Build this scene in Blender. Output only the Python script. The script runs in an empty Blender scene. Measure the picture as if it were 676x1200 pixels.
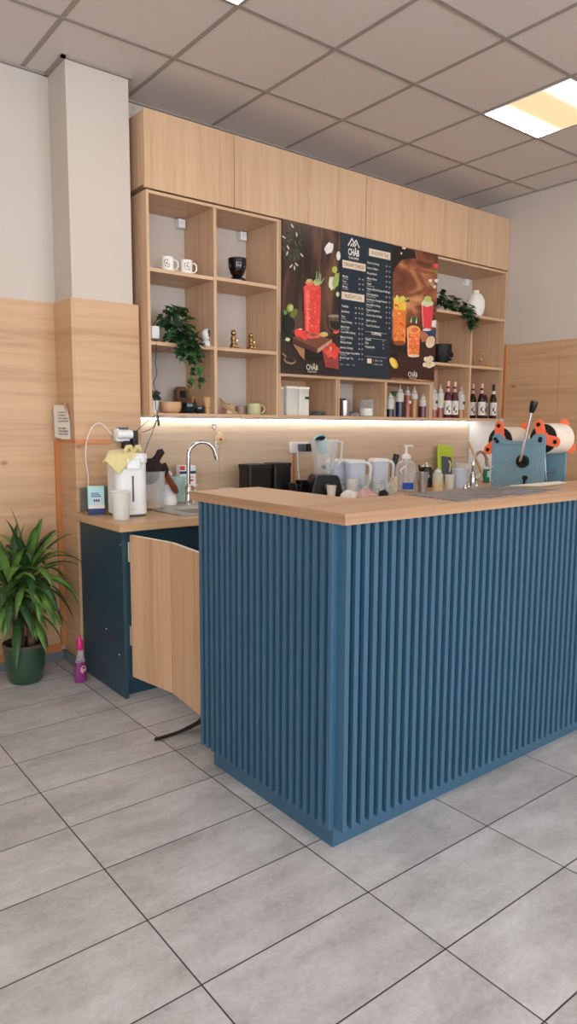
import bpy, bmesh, math, random
from mathutils import Vector, Matrix, Euler
random.seed(7)
PI = math.pi
sc = bpy.context.scene
COL = sc.collection

# ------------------------------------------------------------------ camera
YAW, PIT, ROL, FPX = 0.6652, -0.1209, 0.0050, 828.6
CAM = Vector((-1.5442, -4.6152, 1.4364))
Fv = Vector((math.sin(YAW)*math.cos(PIT), math.cos(YAW)*math.cos(PIT), math.sin(PIT)))
Rv = Vector((math.cos(YAW), -math.sin(YAW), 0)); Uv = Rv.cross(Fv)
R2 = math.cos(ROL)*Rv + math.sin(ROL)*Uv; U2 = -math.sin(ROL)*Rv + math.cos(ROL)*Uv
def at(u, v, ax, val):
    "world point where the sight line of photo pixel (u, v) meets the plane axis ax = val"
    d = Fv + (u-338)/FPX*R2 + (600-v)/FPX*U2
    return CAM + d*((val-CAM[ax])/d[ax])
cd = bpy.data.cameras.new('camera'); cam = bpy.data.objects.new('camera', cd); COL.objects.link(cam)
m = Matrix((R2, U2, -Fv)).transposed().to_4x4(); m.translation = CAM; cam.matrix_world = m
cd.sensor_fit = 'VERTICAL'; cd.sensor_height = 36; cd.lens = FPX/1200*36; cd.clip_start = .05
sc.camera = cam

# ------------------------------------------------------------------ materials
def s2l(c):
    return tuple(((x/255)/12.92 if x/255 <= .04045 else ((x/255+.055)/1.055)**2.4) for x in c)
def nodes(name):
    m = bpy.data.materials.new(name); m.use_nodes = True
    nt = m.node_tree; return m, nt, nt.nodes['Principled BSDF']
def setin(b, **k):
    for n, v in k.items(): b.inputs[n.replace('_', ' ')].default_value = v
def pm(name, rgb, rough=.5, metal=0, var=.06, scale=12, bump=0, trans=0, alpha=1, coat=0, ior=1.45, sheen=0):
    "painted / plastic / metal material with a little procedural variation"
    m, nt, b = nodes(name)
    c = s2l(rgb)
    tc = nt.nodes.new('ShaderNodeTexCoord'); nz = nt.nodes.new('ShaderNodeTexNoise')
    nz.inputs['Scale'].default_value = scale; nz.inputs['Detail'].default_value = 4
    nt.links.new(tc.outputs['Object'], nz.inputs['Vector'])
    rp = nt.nodes.new('ShaderNodeValToRGB'); nt.links.new(nz.outputs['Fac'], rp.inputs['Fac'])
    rp.color_ramp.elements[0].position = .3; rp.color_ramp.elements[1].position = .7
    rp.color_ramp.elements[0].color = (*[x*(1-var) for x in c], 1)
    rp.color_ramp.elements[1].color = (*[min(1, x*(1+var)) for x in c], 1)
    nt.links.new(rp.outputs['Color'], b.inputs['Base Color'])
    setin(b, Roughness=rough, Metallic=metal, Transmission_Weight=trans, Alpha=alpha, Coat_Weight=coat, IOR=ior, Sheen_Weight=sheen)
    if bump:
        bp = nt.nodes.new('ShaderNodeBump'); bp.inputs['Strength'].default_value = bump; bp.inputs['Distance'].default_value = .002
        nt.links.new(nz.outputs['Fac'], bp.inputs['Height']); nt.links.new(bp.outputs['Normal'], b.inputs['Normal'])
    return m
def wood(name, light, dark, grain, rough=.45, strength=1, knots=0):
    "oak laminate; grain = per-axis noise scale, small along the grain"
    m, nt, b = nodes(name); N = nt.nodes; L = nt.links
    tc = N.new('ShaderNodeTexCoord'); mp = N.new('ShaderNodeMapping'); mp.inputs['Scale'].default_value = grain
    L.new(tc.outputs['Object'], mp.inputs['Vector'])
    wv = N.new('ShaderNodeTexNoise'); wv.inputs['Scale'].default_value = 1.0; wv.inputs['Detail'].default_value = 6; wv.inputs['Roughness'].default_value = .65
    wv.inputs['Distortion'].default_value = .35
    L.new(mp.outputs['Vector'], wv.inputs['Vector'])
    mp2 = N.new('ShaderNodeMapping'); mp2.inputs['Scale'].default_value = tuple(g*.16 for g in grain); mp2.inputs['Location'].default_value = (3, 1, 7)
    L.new(tc.outputs['Object'], mp2.inputs['Vector'])
    n2 = N.new('ShaderNodeTexNoise'); n2.inputs['Scale'].default_value = 1; n2.inputs['Detail'].default_value = 3
    L.new(mp2.outputs['Vector'], n2.inputs['Vector'])
    mx = N.new('ShaderNodeMath'); mx.operation = 'MULTIPLY_ADD'; mx.inputs[1].default_value = .6
    L.new(wv.outputs['Fac'], mx.inputs[0])
    m2 = N.new('ShaderNodeMath'); m2.operation = 'MULTIPLY'; m2.inputs[1].default_value = .4
    L.new(n2.outputs['Fac'], m2.inputs[0]); L.new(m2.outputs[0], mx.inputs[2])
    rp = N.new('ShaderNodeValToRGB'); L.new(mx.outputs[0], rp.inputs['Fac'])
    e = rp.color_ramp.elements
    d, l = s2l(dark), s2l(light)
    e[0].position = .5-.16*1; e[0].color = (*d, 1); e[1].position = .5+.12; e[1].color = (*l, 1)
    mid = e.new(.5-.02); mid.color = (*[a*.35+c*.65 for a, c in zip(d, l)], 1)
    out = rp.outputs['Color']
    if knots:
        v = N.new('ShaderNodeTexVoronoi'); v.inputs['Scale'].default_value = 1
        mp3 = N.new('ShaderNodeMapping'); mp3.inputs['Scale'].default_value = (2.4, 2.4, 4.0)
        L.new(tc.outputs['Object'], mp3.inputs['Vector']); L.new(mp3.outputs['Vector'], v.inputs['Vector'])
        r3 = N.new('ShaderNodeValToRGB'); r3.color_ramp.elements[0].color = (.62, .5, .42, 1); r3.color_ramp.elements[1].color = (1, 1, 1, 1)
        r3.color_ramp.elements[0].position = .03; r3.color_ramp.elements[1].position = .075
        L.new(v.outputs['Distance'], r3.inputs['Fac'])
        mm = N.new('ShaderNodeMix'); mm.data_type = 'RGBA'; mm.blend_type = 'MULTIPLY'; mm.inputs[0].default_value = 1
        L.new(out, mm.inputs[6]); L.new(r3.outputs['Color'], mm.inputs[7]); out = mm.outputs[2]
    L.new(out, b.inputs['Base Color']); setin(b, Roughness=rough)
    bp = N.new('ShaderNodeBump'); bp.inputs['Strength'].default_value = .12; bp.inputs['Distance'].default_value = .001
    L.new(wv.outputs['Fac'], bp.inputs['Height']); L.new(bp.outputs['Normal'], b.inputs['Normal'])
    return m
def glassy(name, rgb, tint=.12, rough=.06):
    "thin clear plastic or glass: mostly see-through with a reflective skin"
    m, nt, b = nodes(name); N = nt.nodes; L = nt.links
    setin(b, Base_Color=(*s2l(rgb), 1), Roughness=rough, IOR=1.45)
    lw = N.new('ShaderNodeLayerWeight'); lw.inputs['Blend'].default_value = .35
    nz = N.new('ShaderNodeTexNoise'); nz.inputs['Scale'].default_value = 9
    a = N.new('ShaderNodeMath'); a.operation = 'MULTIPLY_ADD'; a.inputs[1].default_value = .55; a.inputs[2].default_value = tint
    L.new(lw.outputs['Facing'], a.inputs[0])
    a2 = N.new('ShaderNodeMath'); a2.operation = 'MULTIPLY_ADD'; a2.inputs[1].default_value = .08
    L.new(nz.outputs['Fac'], a2.inputs[0]); L.new(a.outputs[0], a2.inputs[2]); L.new(a2.outputs[0], b.inputs['Alpha'])
    return m
def emit(name, rgb, s):
    m, nt, b = nodes(name); setin(b, Base_Color=(*s2l(rgb), 1), Emission_Color=(*s2l(rgb), 1), Emission_Strength=s); return m

OL, OD = (214, 179, 145), (188, 148, 113)
M = {}
M['oak_v'] = wood('oak_vertical', OL, OD, (46, 46, 1.6))
M['oak_h'] = wood('oak_horizontal', (210, 172, 134), (182, 142, 106), (1.3, 1.3, 34), knots=1)
M['oak_bs'] = wood('oak_backsplash', (210, 186, 160), (182, 156, 128), (1.2, 1.2, 30), rough=.38)
M['oak_top'] = wood('oak_worktop', (216, 176, 132), (192, 148, 106), (1.5, 30, 30), rough=.35)
M['oak_door'] = wood('oak_door', (216, 177, 140), (186, 144, 108), (60, 60, 1.4))
M['oak_edge'] = wood('oak_edge_band', (180, 142, 110), (152, 114, 84), (2.2, 2.2, 60), rough=.4)
M['orange_wood'] = wood('orange_wood_strip', (205, 132, 78), (176, 106, 58), (6, 6, 6), rough=.4)
M['walnut'] = wood('brown_wood', (120, 82, 54), (84, 54, 34), (5, 30, 30))
M['wall'] = pm('wall_paint', (205, 194, 183), .9, var=.015, scale=3, bump=.1)
M['ceil'] = pm('ceiling_tile', (214, 205, 198), .95, var=.02, scale=60, bump=.2)
M['tbar'] = pm('ceiling_bar', (158, 148, 140), .6, var=.01)
M['blue'] = pm('blue_paint', (55, 90, 112), .38, var=.03, scale=5)
M['gapshade'] = pm('slat_gap_shade', (9, 20, 34), .45, var=.05, scale=6)  # slat backing: the shade of the gaps is put into its near-black navy
M['petrol'] = pm('petrol_carcass', (42, 68, 80), .3, var=.05, scale=4)
M['skirt'] = pm('skirting_vinyl', (112, 116, 122), .6)
M['white'] = pm('white_plastic', (236, 236, 234), .35, var=.02)
M['whitem'] = pm('white_matt', (238, 233, 224), .7, var=.03)
M['frost'] = pm('frosted_plastic', (240, 238, 230), .35, var=.02, alpha=.55)
M['clear'] = glassy('clear_plastic', (235, 240, 242), .12)
M['glass'] = glassy('glass', (225, 235, 235), .08, .02)
M['chrome'] = pm('chrome', (205, 205, 205), .14, 1, var=.02)
M['steel'] = pm('brushed_steel', (190, 190, 188), .32, 1, var=.05, scale=30)
M['black'] = pm('black_plastic', (16, 16, 17), .35, var=.1)
M['blackg'] = pm('black_gloss', (10, 10, 12), .08, var=.05, coat=.5)
M['blackm'] = pm('black_matt', (20, 20, 22), .6, var=.1)
M['gold'] = pm('gold', (176, 146, 104), .3, 1, var=.08)
M['leaf'] = pm('ivy_leaf', (52, 92, 46), .45, var=.35, scale=14)
M['leafd'] = pm('ivy_leaf_dark', (30, 54, 34), .4, var=.3, scale=14)
M['yucca'] = pm('yucca_leaf', (92, 128, 58), .4, var=.4, scale=7)
M['yuccad'] = pm('yucca_leaf_dark', (48, 80, 40), .38, var=.3, scale=6)
M['bark'] = pm('bark', (96, 78, 58), .9, var=.3, scale=50, bump=1)
M['soil'] = pm('soil', (48, 34, 26), 1, var=.4, scale=80, bump=1)
M['potg'] = pm('green_glaze', (44, 74, 54), .28, var=.08, scale=6, coat=.3)
M['potrim'] = pm('pot_rim', (84, 74, 56), .5)
M['sealer'] = pm('sealer_blue', (120, 154, 168), .4, var=.03)
M['orange'] = pm('orange_plastic', (252, 116, 78), .4, var=.03)
M['film'] = pm('film_roll', (226, 214, 198), .3, var=.06)
M['yellowcloth'] = pm('yellow_cloth', (220, 204, 146), .95, var=.08, scale=40, bump=.6, sheen=.3)
M['paper'] = pm('paper', (232, 224, 212), .8, var=.02)
M['ink'] = pm('ink', (52, 46, 44), .8)
M['tan'] = pm('kraft', (202, 168, 132), .8, var=.05)
M['lime'] = pm('lime_plastic', (186, 212, 62), .45, var=.03)
M['slate'] = pm('slate_grey', (84, 92, 98), .5)
M['pink'] = pm('pink_cloth', (226, 178, 172), .9, var=.06, scale=30, bump=.5)
M['navy'] = pm('navy_label', (34, 52, 104), .5)
M['cyan'] = pm('pale_cyan', (178, 218, 222), .5)
M['jugblue'] = pm('pale_blue_plastic', (214, 224, 240), .25, var=.03, alpha=.82)
M['mint'] = pm('mint_plastic', (170, 206, 200), .4)
M['red'] = pm('red_print', (206, 66, 58), .5)
M['brown'] = pm('dark_brown_cloth', (44, 30, 26), .9, var=.2, scale=30, bump=.6)
M['maroon'] = pm('auburn_plastic', (126, 62, 38), .4)
M['glaze'] = pm('dark_glaze', (26, 38, 44), .12, var=.5, scale=25, coat=.4)
M['claybowl'] = pm('clay_bowl', (206, 160, 122), .5, var=.08, scale=20)
M['bamboo'] = pm('bamboo', (214, 172, 112), .6, var=.1, scale=40)
M['celadon'] = pm('celadon', (196, 196, 150), .35, var=.1, scale=20)
M['mauve'] = pm('mottled_cup', (170, 148, 132), .5, var=.2, scale=30)
M['magenta'] = pm('magenta_plastic', (206, 42, 112), .35)
M['purple'] = pm('purple_liquid', (140, 58, 120), .25, alpha=.9)
M['green'] = pm('green_liquid', (32, 110, 76), .25)
M['bluelbl'] = pm('blue_label', (34, 84, 178), .4)
M['syr_dark'] = pm('dark_syrup', (42, 18, 16), .1, coat=.4)
M['syr_amber'] = pm('amber_syrup', (150, 84, 50), .12, alpha=.85)
M['syr_grape'] = pm('grape_syrup', (86, 36, 58), .2)
M['syr_navy'] = pm('navy_syrup', (40, 42, 66), .2)
M['syr_rust'] = pm('rust_syrup', (150, 82, 60), .2)
M['syr_honey'] = pm('honey_syrup', (168, 120, 68), .2)
M['capink'] = pm('pink_cap', (226, 170, 160), .4)
M['cream'] = pm('cream_liquid', (226, 200, 154), .5)
M['rice'] = pm('cream_grain', (222, 204, 176), .9, var=.12, scale=120, bump=.6)
M['led'] = emit('led_strip', (246, 250, 255), 15)
M['lampe'] = emit('lamp_edge', (255, 252, 246), 22)
M['metalgrey'] = pm('upstand_grey', (124, 122, 114), .4, .3)
M['sinkm'] = pm('sink_composite', (176, 172, 164), .35, .6, var=.05)
M['cable_w'] = pm('white_cable', (228, 224, 216), .5)
M['ochre'] = pm('ochre', (196, 140, 66), .5)

def floor_mat():
    m, nt, b = nodes('floor_tiles'); N = nt.nodes; L = nt.links
    tc = N.new('ShaderNodeTexCoord'); sx = N.new('ShaderNodeSeparateXYZ'); L.new(tc.outputs['Object'], sx.inputs[0])
    def grid(out, off, size):
        a = N.new('ShaderNodeMath'); a.operation = 'SUBTRACT'; a.inputs[1].default_value = off; L.new(out, a.inputs[0])
        d = N.new('ShaderNodeMath'); d.operation = 'DIVIDE'; d.inputs[1].default_value = size; L.new(a.outputs[0], d.inputs[0])
        f = N.new('ShaderNodeMath'); f.operation = 'FLOOR'; L.new(d.outputs[0], f.inputs[0])
        fr = N.new('ShaderNodeMath'); fr.operation = 'FRACT'; L.new(d.outputs[0], fr.inputs[0])
        pp = N.new('ShaderNodeMath'); pp.operation = 'PINGPONG'; pp.inputs[1].default_value = .5; L.new(fr.outputs[0], pp.inputs[0])
        mm = N.new('ShaderNodeMath'); mm.operation = 'MULTIPLY'; mm.inputs[1].default_value = size; L.new(pp.outputs[0], mm.inputs[0])
        return f.outputs[0], mm.outputs[0]
    fx, dx = grid(sx.outputs[0], -.6864, .6); fy, dy = grid(sx.outputs[1], -1.9502, .3043)
    mn = N.new('ShaderNodeMath'); mn.operation = 'MINIMUM'; L.new(dx, mn.inputs[0]); L.new(dy, mn.inputs[1])
    gr = N.new('ShaderNodeMapRange'); gr.inputs['From Min'].default_value = .0014; gr.inputs['From Max'].default_value = .0030
    L.new(mn.outputs[0], gr.inputs['Value'])
    cb = N.new('ShaderNodeCombineXYZ'); L.new(fx, cb.inputs[0]); L.new(fy, cb.inputs[1])
    wn = N.new('ShaderNodeTexWhiteNoise'); L.new(cb.outputs[0], wn.inputs['Vector'])
    ofs = N.new('ShaderNodeVectorMath'); ofs.operation = 'MULTIPLY_ADD'; ofs.inputs[1].default_value = (40, 40, 40)
    L.new(wn.outputs['Color'], ofs.inputs[0]); L.new(tc.outputs['Object'], ofs.inputs[2])
    n1 = N.new('ShaderNodeTexNoise'); n1.inputs['Scale'].default_value = 4.5; n1.inputs['Detail'].default_value = 7; n1.inputs['Roughness'].default_value = .65
    mp = N.new('ShaderNodeMapping'); mp.inputs['Scale'].default_value = (.7, 1.6, 1); L.new(ofs.outputs[0], mp.inputs[0]); L.new(mp.outputs[0], n1.inputs['Vector'])
    n2 = N.new('ShaderNodeTexNoise'); n2.inputs['Scale'].default_value = 70; n2.inputs['Detail'].default_value = 4; L.new(tc.outputs['Object'], n2.inputs['Vector'])
    n3 = N.new('ShaderNodeTexNoise'); n3.inputs['Scale'].default_value = 17; n3.inputs['Detail'].default_value = 9; n3.inputs['Roughness'].default_value = .75; n3.inputs['Distortion'].default_value = 1.2; L.new(ofs.outputs[0], n3.inputs['Vector'])
    ab = N.new('ShaderNodeMath'); ab.operation = 'MULTIPLY_ADD'; ab.inputs[1].default_value = .46; ab.inputs[2].default_value = -.23; L.new(n3.outputs['Fac'], ab.inputs[0])
    nn = N.new('ShaderNodeMath'); nn.operation = 'ADD'; L.new(n1.outputs['Fac'], nn.inputs[0]); L.new(ab.outputs[0], nn.inputs[1])
    ad = N.new('ShaderNodeMath'); ad.operation = 'MULTIPLY_ADD'; ad.inputs[1].default_value = .22; L.new(n2.outputs['Fac'], ad.inputs[0]); L.new(nn.outputs[0], ad.inputs[2])
    a3 = N.new('ShaderNodeMath'); a3.operation = 'MULTIPLY_ADD'; a3.inputs[1].default_value = .10; L.new(wn.outputs['Value'], a3.inputs[0]); L.new(ad.outputs[0], a3.inputs[2])
    rp = N.new('ShaderNodeValToRGB'); L.new(a3.outputs[0], rp.inputs['Fac'])
    rp.color_ramp.elements[0].position = .40; rp.color_ramp.elements[0].color = (*s2l((156, 153, 151)), 1)
    rp.color_ramp.elements[1].position = .88; rp.color_ramp.elements[1].color = (*s2l((204, 203, 203)), 1)
    mx = N.new('ShaderNodeMix'); mx.data_type = 'RGBA'; L.new(gr.outputs[0], mx.inputs[0])
    mx.inputs[6].default_value = (*s2l((46, 40, 38)), 1); L.new(rp.outputs[0], mx.inputs[7]); L.new(mx.outputs[2], b.inputs['Base Color'])
    bp = N.new('ShaderNodeBump'); bp.inputs['Strength'].default_value = .5; bp.inputs['Distance'].default_value = .0015
    L.new(gr.outputs[0], bp.inputs['Height']); L.new(bp.outputs[0], b.inputs['Normal'])
    rr = N.new('ShaderNodeMapRange'); rr.inputs['To Min'].default_value = .42; rr.inputs['To Max'].default_value = .62
    L.new(n1.outputs['Fac'], rr.inputs['Value']); L.new(rr.outputs[0], b.inputs['Roughness'])
    return m
M['floor'] = floor_mat()
def mat_speckle():
    m, nt, b = nodes('speckled_mat'); N = nt.nodes; L = nt.links
    tc = N.new('ShaderNodeTexCoord'); n = N.new('ShaderNodeTexNoise'); n.inputs['Scale'].default_value = 9; n.inputs['Detail'].default_value = 8
    mp = N.new('ShaderNodeMapping'); mp.inputs['Scale'].default_value = (1, 4, 1); mp.inputs['Rotation'].default_value = (0, 0, .3)
    L.new(tc.outputs['Object'], mp.inputs[0]); L.new(mp.outputs[0], n.inputs['Vector'])
    rp = N.new('ShaderNodeValToRGB'); L.new(n.outputs['Fac'], rp.inputs['Fac']); e = rp.color_ramp.elements
    e[0].position = .42; e[0].color = (*s2l((92, 98, 104)), 1); e[1].position = .68; e[1].color = (*s2l((206, 150, 132)), 1)
    k = e.new(.56); k.color = (*s2l((132, 134, 136)), 1); L.new(rp.outputs[0], b.inputs['Base Color']); setin(b, Roughness=.35); return m
M['mat'] = mat_speckle()
def poster_bg(name, c0, c1, c2, sc_, rot=0, dist=.6):
    m, nt, b = nodes(name); N = nt.nodes; L = nt.links
    tc = N.new('ShaderNodeTexCoord'); mp = N.new('ShaderNodeMapping'); mp.inputs['Scale'].default_value = sc_; mp.inputs['Rotation'].default_value = (0, rot, 0)
    L.new(tc.outputs['Object'], mp.inputs[0]); n = N.new('ShaderNodeTexNoise'); n.inputs['Scale'].default_value = 1; n.inputs['Detail'].default_value = 5; n.inputs['Distortion'].default_value = dist
    L.new(mp.outputs[0], n.inputs['Vector']); rp = N.new('ShaderNodeValToRGB'); L.new(n.outputs['Fac'], rp.inputs['Fac']); e = rp.color_ramp.elements
    e[0].position = .36; e[0].color = (*s2l(c0), 1); e[1].position = .66; e[1].color = (*s2l(c2), 1); k = e.new(.5); k.color = (*s2l(c1), 1)
    L.new(rp.outputs[0], b.inputs['Base Color']); setin(b, Roughness=.28); return m

# ------------------------------------------------------------------ mesh helpers
def B(): return bmesh.new()
def box(bm, x0, x1, y0, y1, z0, z1, mi=0, mat=None):
    vs = [bm.verts.new((x, y, z)) for x in (x0, x1) for y in (y0, y1) for z in (z0, z1)]
    if mat:
        for v in vs: v.co = mat @ v.co
    for q in ((0, 1, 3, 2), (4, 6, 7, 5), (0, 4, 5, 1), (2, 3, 7, 6), (0, 2, 6, 4), (1, 5, 7, 3)):
        f = bm.faces.new([vs[i] for i in q]); f.material_index = mi
    return vs
def prism(bm, pts, ax, d0, d1, mi=0):
    "extrude a 2-D outline; ax = axis it is extruded along"
    def P(a, b, d): return (d, a, b) if ax == 0 else ((a, d, b) if ax == 1 else (a, b, d))
    v0 = [bm.verts.new(P(a, b, d0)) for a, b in pts]; v1 = [bm.verts.new(P(a, b, d1)) for a, b in pts]
    n = len(pts); fs = [bm.faces.new(v0), bm.faces.new(v1)]
    for i in range(n): fs.append(bm.faces.new((v0[i], v0[(i+1) % n], v1[(i+1) % n], v1[i])))
    for f in fs: f.material_index = mi
def lathe(bm, prof, c=(0, 0, 0), seg=24, mi=0, sx=1, sy=1, rot=None):
    rings = []
    for r, z in prof:
        if r < 1e-6: rings.append([bm.verts.new((c[0], c[1], c[2]+z))])
        else: rings.append([bm.verts.new((c[0]+r*sx*math.cos(2*PI*i/seg), c[1]+r*sy*math.sin(2*PI*i/seg), c[2]+z)) for i in range(seg)])
    for a, b in zip(rings, rings[1:]):
        if len(a) == 1 and len(b) == 1: continue
        for i in range(seg):
            j = (i+1) % seg
            if len(a) == 1: f = bm.faces.new((a[0], b[i], b[j]))
            elif len(b) == 1: f = bm.faces.new((a[i], a[j], b[0]))
            else: f = bm.faces.new((a[i], a[j], b[j], b[i]))
            f.material_index = mi
    if rot is not None:
        for rg in rings:
            for v in rg: v.co = rot @ v.co
def tube(bm, pts, r, seg=10, mi=0, caps=True):
    pts = [Vector(p) for p in pts]; rad = r if isinstance(r, (list, tuple)) else [r]*len(pts)
    t0 = (pts[1]-pts[0]).normalized(); n = t0.orthogonal().normalized(); rings = []
    for i, p in enumerate(pts):
        t = ((pts[min(i+1, len(pts)-1)]-p).normalized() + (p-pts[max(i-1, 0)]).normalized())
        t = t.normalized() if t.length > 1e-9 else t0
        n = (n - t*n.dot(t)).normalized(); b = t.cross(n)
        rings.append([bm.verts.new(p + rad[i]*(math.cos(2*PI*k/seg)*n + math.sin(2*PI*k/seg)*b)) for k in range(seg)])
    for a, b in zip(rings, rings[1:]):
        for k in range(seg):
            f = bm.faces.new((a[k], a[(k+1) % seg], b[(k+1) % seg], b[k])); f.material_index = mi
    if caps:
        bm.faces.new(rings[0][::-1]).material_index = mi; bm.faces.new(rings[-1]).material_index = mi
def ball(bm, c, r, s=(1, 1, 1), seg=16, mi=0):
    n = max(6, seg//2)
    prof = [(r*math.sin(PI*i/n), -r*math.cos(PI*i/n)) for i in range(n+1)]; prof[0] = (0, -r); prof[-1] = (0, r)
    k = len(bm.verts); lathe(bm, prof, (0, 0, 0), seg, mi); bm.verts.ensure_lookup_table()
    for v in bm.verts[k:]: v.co = Vector((v.co.x*s[0]+c[0], v.co.y*s[1]+c[1], v.co.z*s[2]+c[2]))
def arc(c, r, a0, a1, n, plane='xz'):
    out = []
    for i in range(n+1):
        a = a0+(a1-a0)*i/n; p, q = r*math.cos(a), r*math.sin(a)
        out.append((c[0]+p, c[1], c[2]+q) if plane == 'xz' else ((c[0], c[1]+p, c[2]+q) if plane == 'yz' else (c[0]+p, c[1]+q, c[2])))
    return out
def rrect(x0, x1, y0, y1, r, n=5):
    out = []
    for cx, cy, a in ((x1-r, y1-r, 0), (x0+r, y1-r, 90), (x0+r, y0+r, 180), (x1-r, y0+r, 270)):
        for i in range(n+1):
            t = math.radians(a+90*i/n); out.append((cx+r*math.cos(t), cy+r*math.sin(t)))
    return out
def obj(name, bm, mats, parent=None, smooth=False, bevel=0, loc=None, rz=0):
    bmesh.ops.recalc_face_normals(bm, faces=bm.faces[:])
    me = bpy.data.meshes.new(name); bm.to_mesh(me); bm.free()
    for k in (mats if isinstance(mats, (list, tuple)) else [mats]): me.materials.append(M[k] if isinstance(k, str) else k)
    o = bpy.data.objects.new(name, me); COL.objects.link(o)
    if parent: o.parent = parent
    if loc is not None: o.location = loc
    o.rotation_euler = (0, 0, rz)
    if smooth:
        for p in me.polygons: p.use_smooth = True
        md = o.modifiers.new('e', 'EDGE_SPLIT'); md.split_angle = math.radians(38)
    if bevel:
        md = o.modifiers.new('b', 'BEVEL'); md.width = bevel; md.segments = 2; md.limit_method = 'ANGLE'
    return o
def tag(o, label, cat, group=None, kind=None):
    o['label'] = label; o['category'] = cat
    if group: o['group'] = group
    if kind: o['kind'] = kind
    return o
def thing(name, label, cat, loc=(0, 0, 0), rz=0, group=None):
    o = bpy.data.objects.new(name, None); COL.objects.link(o); o.location = loc; o.rotation_euler = (0, 0, rz)
    o.empty_display_size = .05
    return tag(o, label, cat, group)
def struct(name, bm, m, **k):
    o = obj(name, bm, m, **k); o['kind'] = 'structure'; return o
def dup(root, loc, label, rz=None, group=None):
    r = root.copy(); COL.objects.link(r); r.location = loc; r['label'] = label
    if rz is not None: r.rotation_euler = (0, 0, rz)
    if group: r['group'] = group
    for ch in list(root.children):
        c = ch.copy(); COL.objects.link(c); c.parent = r
        for g in list(ch.children):
            d = g.copy(); COL.objects.link(d); d.parent = c
    return r
def text(bm, s, x, z, size, y=0, mi=0, align='LEFT', sx=1, mat=None, bold=0):
    "lettering in the x-z plane, facing -y"
    cu = bpy.data.curves.new('t', 'FONT'); cu.body = s; cu.size = size; cu.align_x = align; cu.resolution_u = 2; cu.offset = bold*size
    to = bpy.data.objects.new('t', cu); COL.objects.link(to)
    bpy.context.view_layer.update()
    me = bpy.data.meshes.new_from_object(to.evaluated_get(bpy.context.evaluated_depsgraph_get()))
    k = len(bm.verts); kf = len(bm.faces); bm.from_mesh(me); bm.verts.ensure_lookup_table(); bm.faces.ensure_lookup_table()
    for v in bm.verts[k:]:
        v.co = Vector((x+v.co.x*sx, y, z+v.co.y))
        if mat: v.co = mat @ v.co
    for f in bm.faces[kf:]: f.material_index = mi
    bpy.data.objects.remove(to); bpy.data.curves.remove(cu); bpy.data.meshes.remove(me)

# ================================================================== ROOM
WB, WR, CZ = -.41, 3.90, 3.40          # back wall, right wall, ceiling
WL, WF = -4.2, -9.2
bm = B(); box(bm, WL-.2, WR+.2, WF-.2, .1, -.1, 0); struct('floor', bm, 'floor')
bm = B(); box(bm, WL-.2, WR+.2, WF-.2, .1, CZ, CZ+.1); struct('ceiling', bm, 'ceil')
bm = B(); box(bm, WL-.2, WR+.2, WB, WB+.2, 0, CZ); struct('wall_back', bm, 'wall')
bm = B(); box(bm, WR, WR+.2, WF-.2, WB+.2, 0, CZ); struct('wall_right', bm, 'wall')
bm = B(); box(bm, WL-.2, WL, -4.6, WB, 0, CZ); box(bm, WL-.2, WL, WF-.2, -8.6, 0, CZ); box(bm, WL-.2, WL, -8.6, -4.6, 0, .3); box(bm, WL-.2, WL, -8.6, -4.6, 2.95, CZ); struct('wall_left', bm, 'wall')
bm = B()
for y in (-8.6, -6.63, -4.66): box(bm, WL-.14, WL-.06, y, y+.06, .3, 2.95)
box(bm, WL-.14, WL-.06, -8.6, -4.6, .3, .36); box(bm, WL-.14, WL-.06, -8.6, -4.6, 2.89, 2.95); struct('window_3', bm, 'white')
L = bpy.data.lights.new('daylight_portal', 'AREA'); L.shape = 'RECTANGLE'; L.size = 4.0; L.size_y = 2.65; L.cycles.is_portal = True
lo = bpy.data.objects.new('daylight_portal', L); COL.objects.link(lo); lo.location = (WL+.02, -6.6, 1.62); lo.rotation_euler = Vector((1, 0, 0)).to_track_quat('-Z', 'Z').to_euler()
# shop front behind the camera: piers, sill and head around two big windows
bm = B()
box(bm, WL, WR, WF-.2, WF, 0, .3); box(bm, WL, WR, WF-.2, WF, 2.95, CZ)
for x0, x1 in ((WL, WL+.4), (-.5, 0), (WR-.4, WR)): box(bm, x0, x1, WF-.2, WF, .3, 2.95)
struct('wall_front', bm, 'wall')
for i, (x0, x1) in enumerate(((WL+.4, -.5), (0, WR-.4))):
    bm = B(); f = .06
    box(bm, x0, x1, WF-.14, WF-.06, .3, .3+f); box(bm, x0, x1, WF-.14, WF-.06, 2.95-f, 2.95)
    for x in (x0, (x0+x1)/2-f/2, x1-f): box(bm, x, x+f, WF-.14, WF-.06, .3, 2.95)
    w = struct('window_%d' % (i+1), bm, 'white')
    L = bpy.data.lights.new('daylight_portal', 'AREA'); L.shape = 'RECTANGLE'; L.size = x1-x0; L.size_y = 2.65
    L.cycles.is_portal = True
    lo = bpy.data.objects.new('daylight_portal', L); COL.objects.link(lo); lo.location = ((x0+x1)/2, WF-.02, 1.62); lo.rotation_euler = (PI/2, 0, 0)
    lo.rotation_euler = Vector((0, 1, 0)).to_track_quat('-Z', 'Z').to_euler()
# pillar
PX0, PX1, PY = .0, .375, -.67
bm = B(); box(bm, PX0+.008, PX1, PY, WB, 0, CZ); struct('wall_pillar', bm, 'wall')
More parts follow.
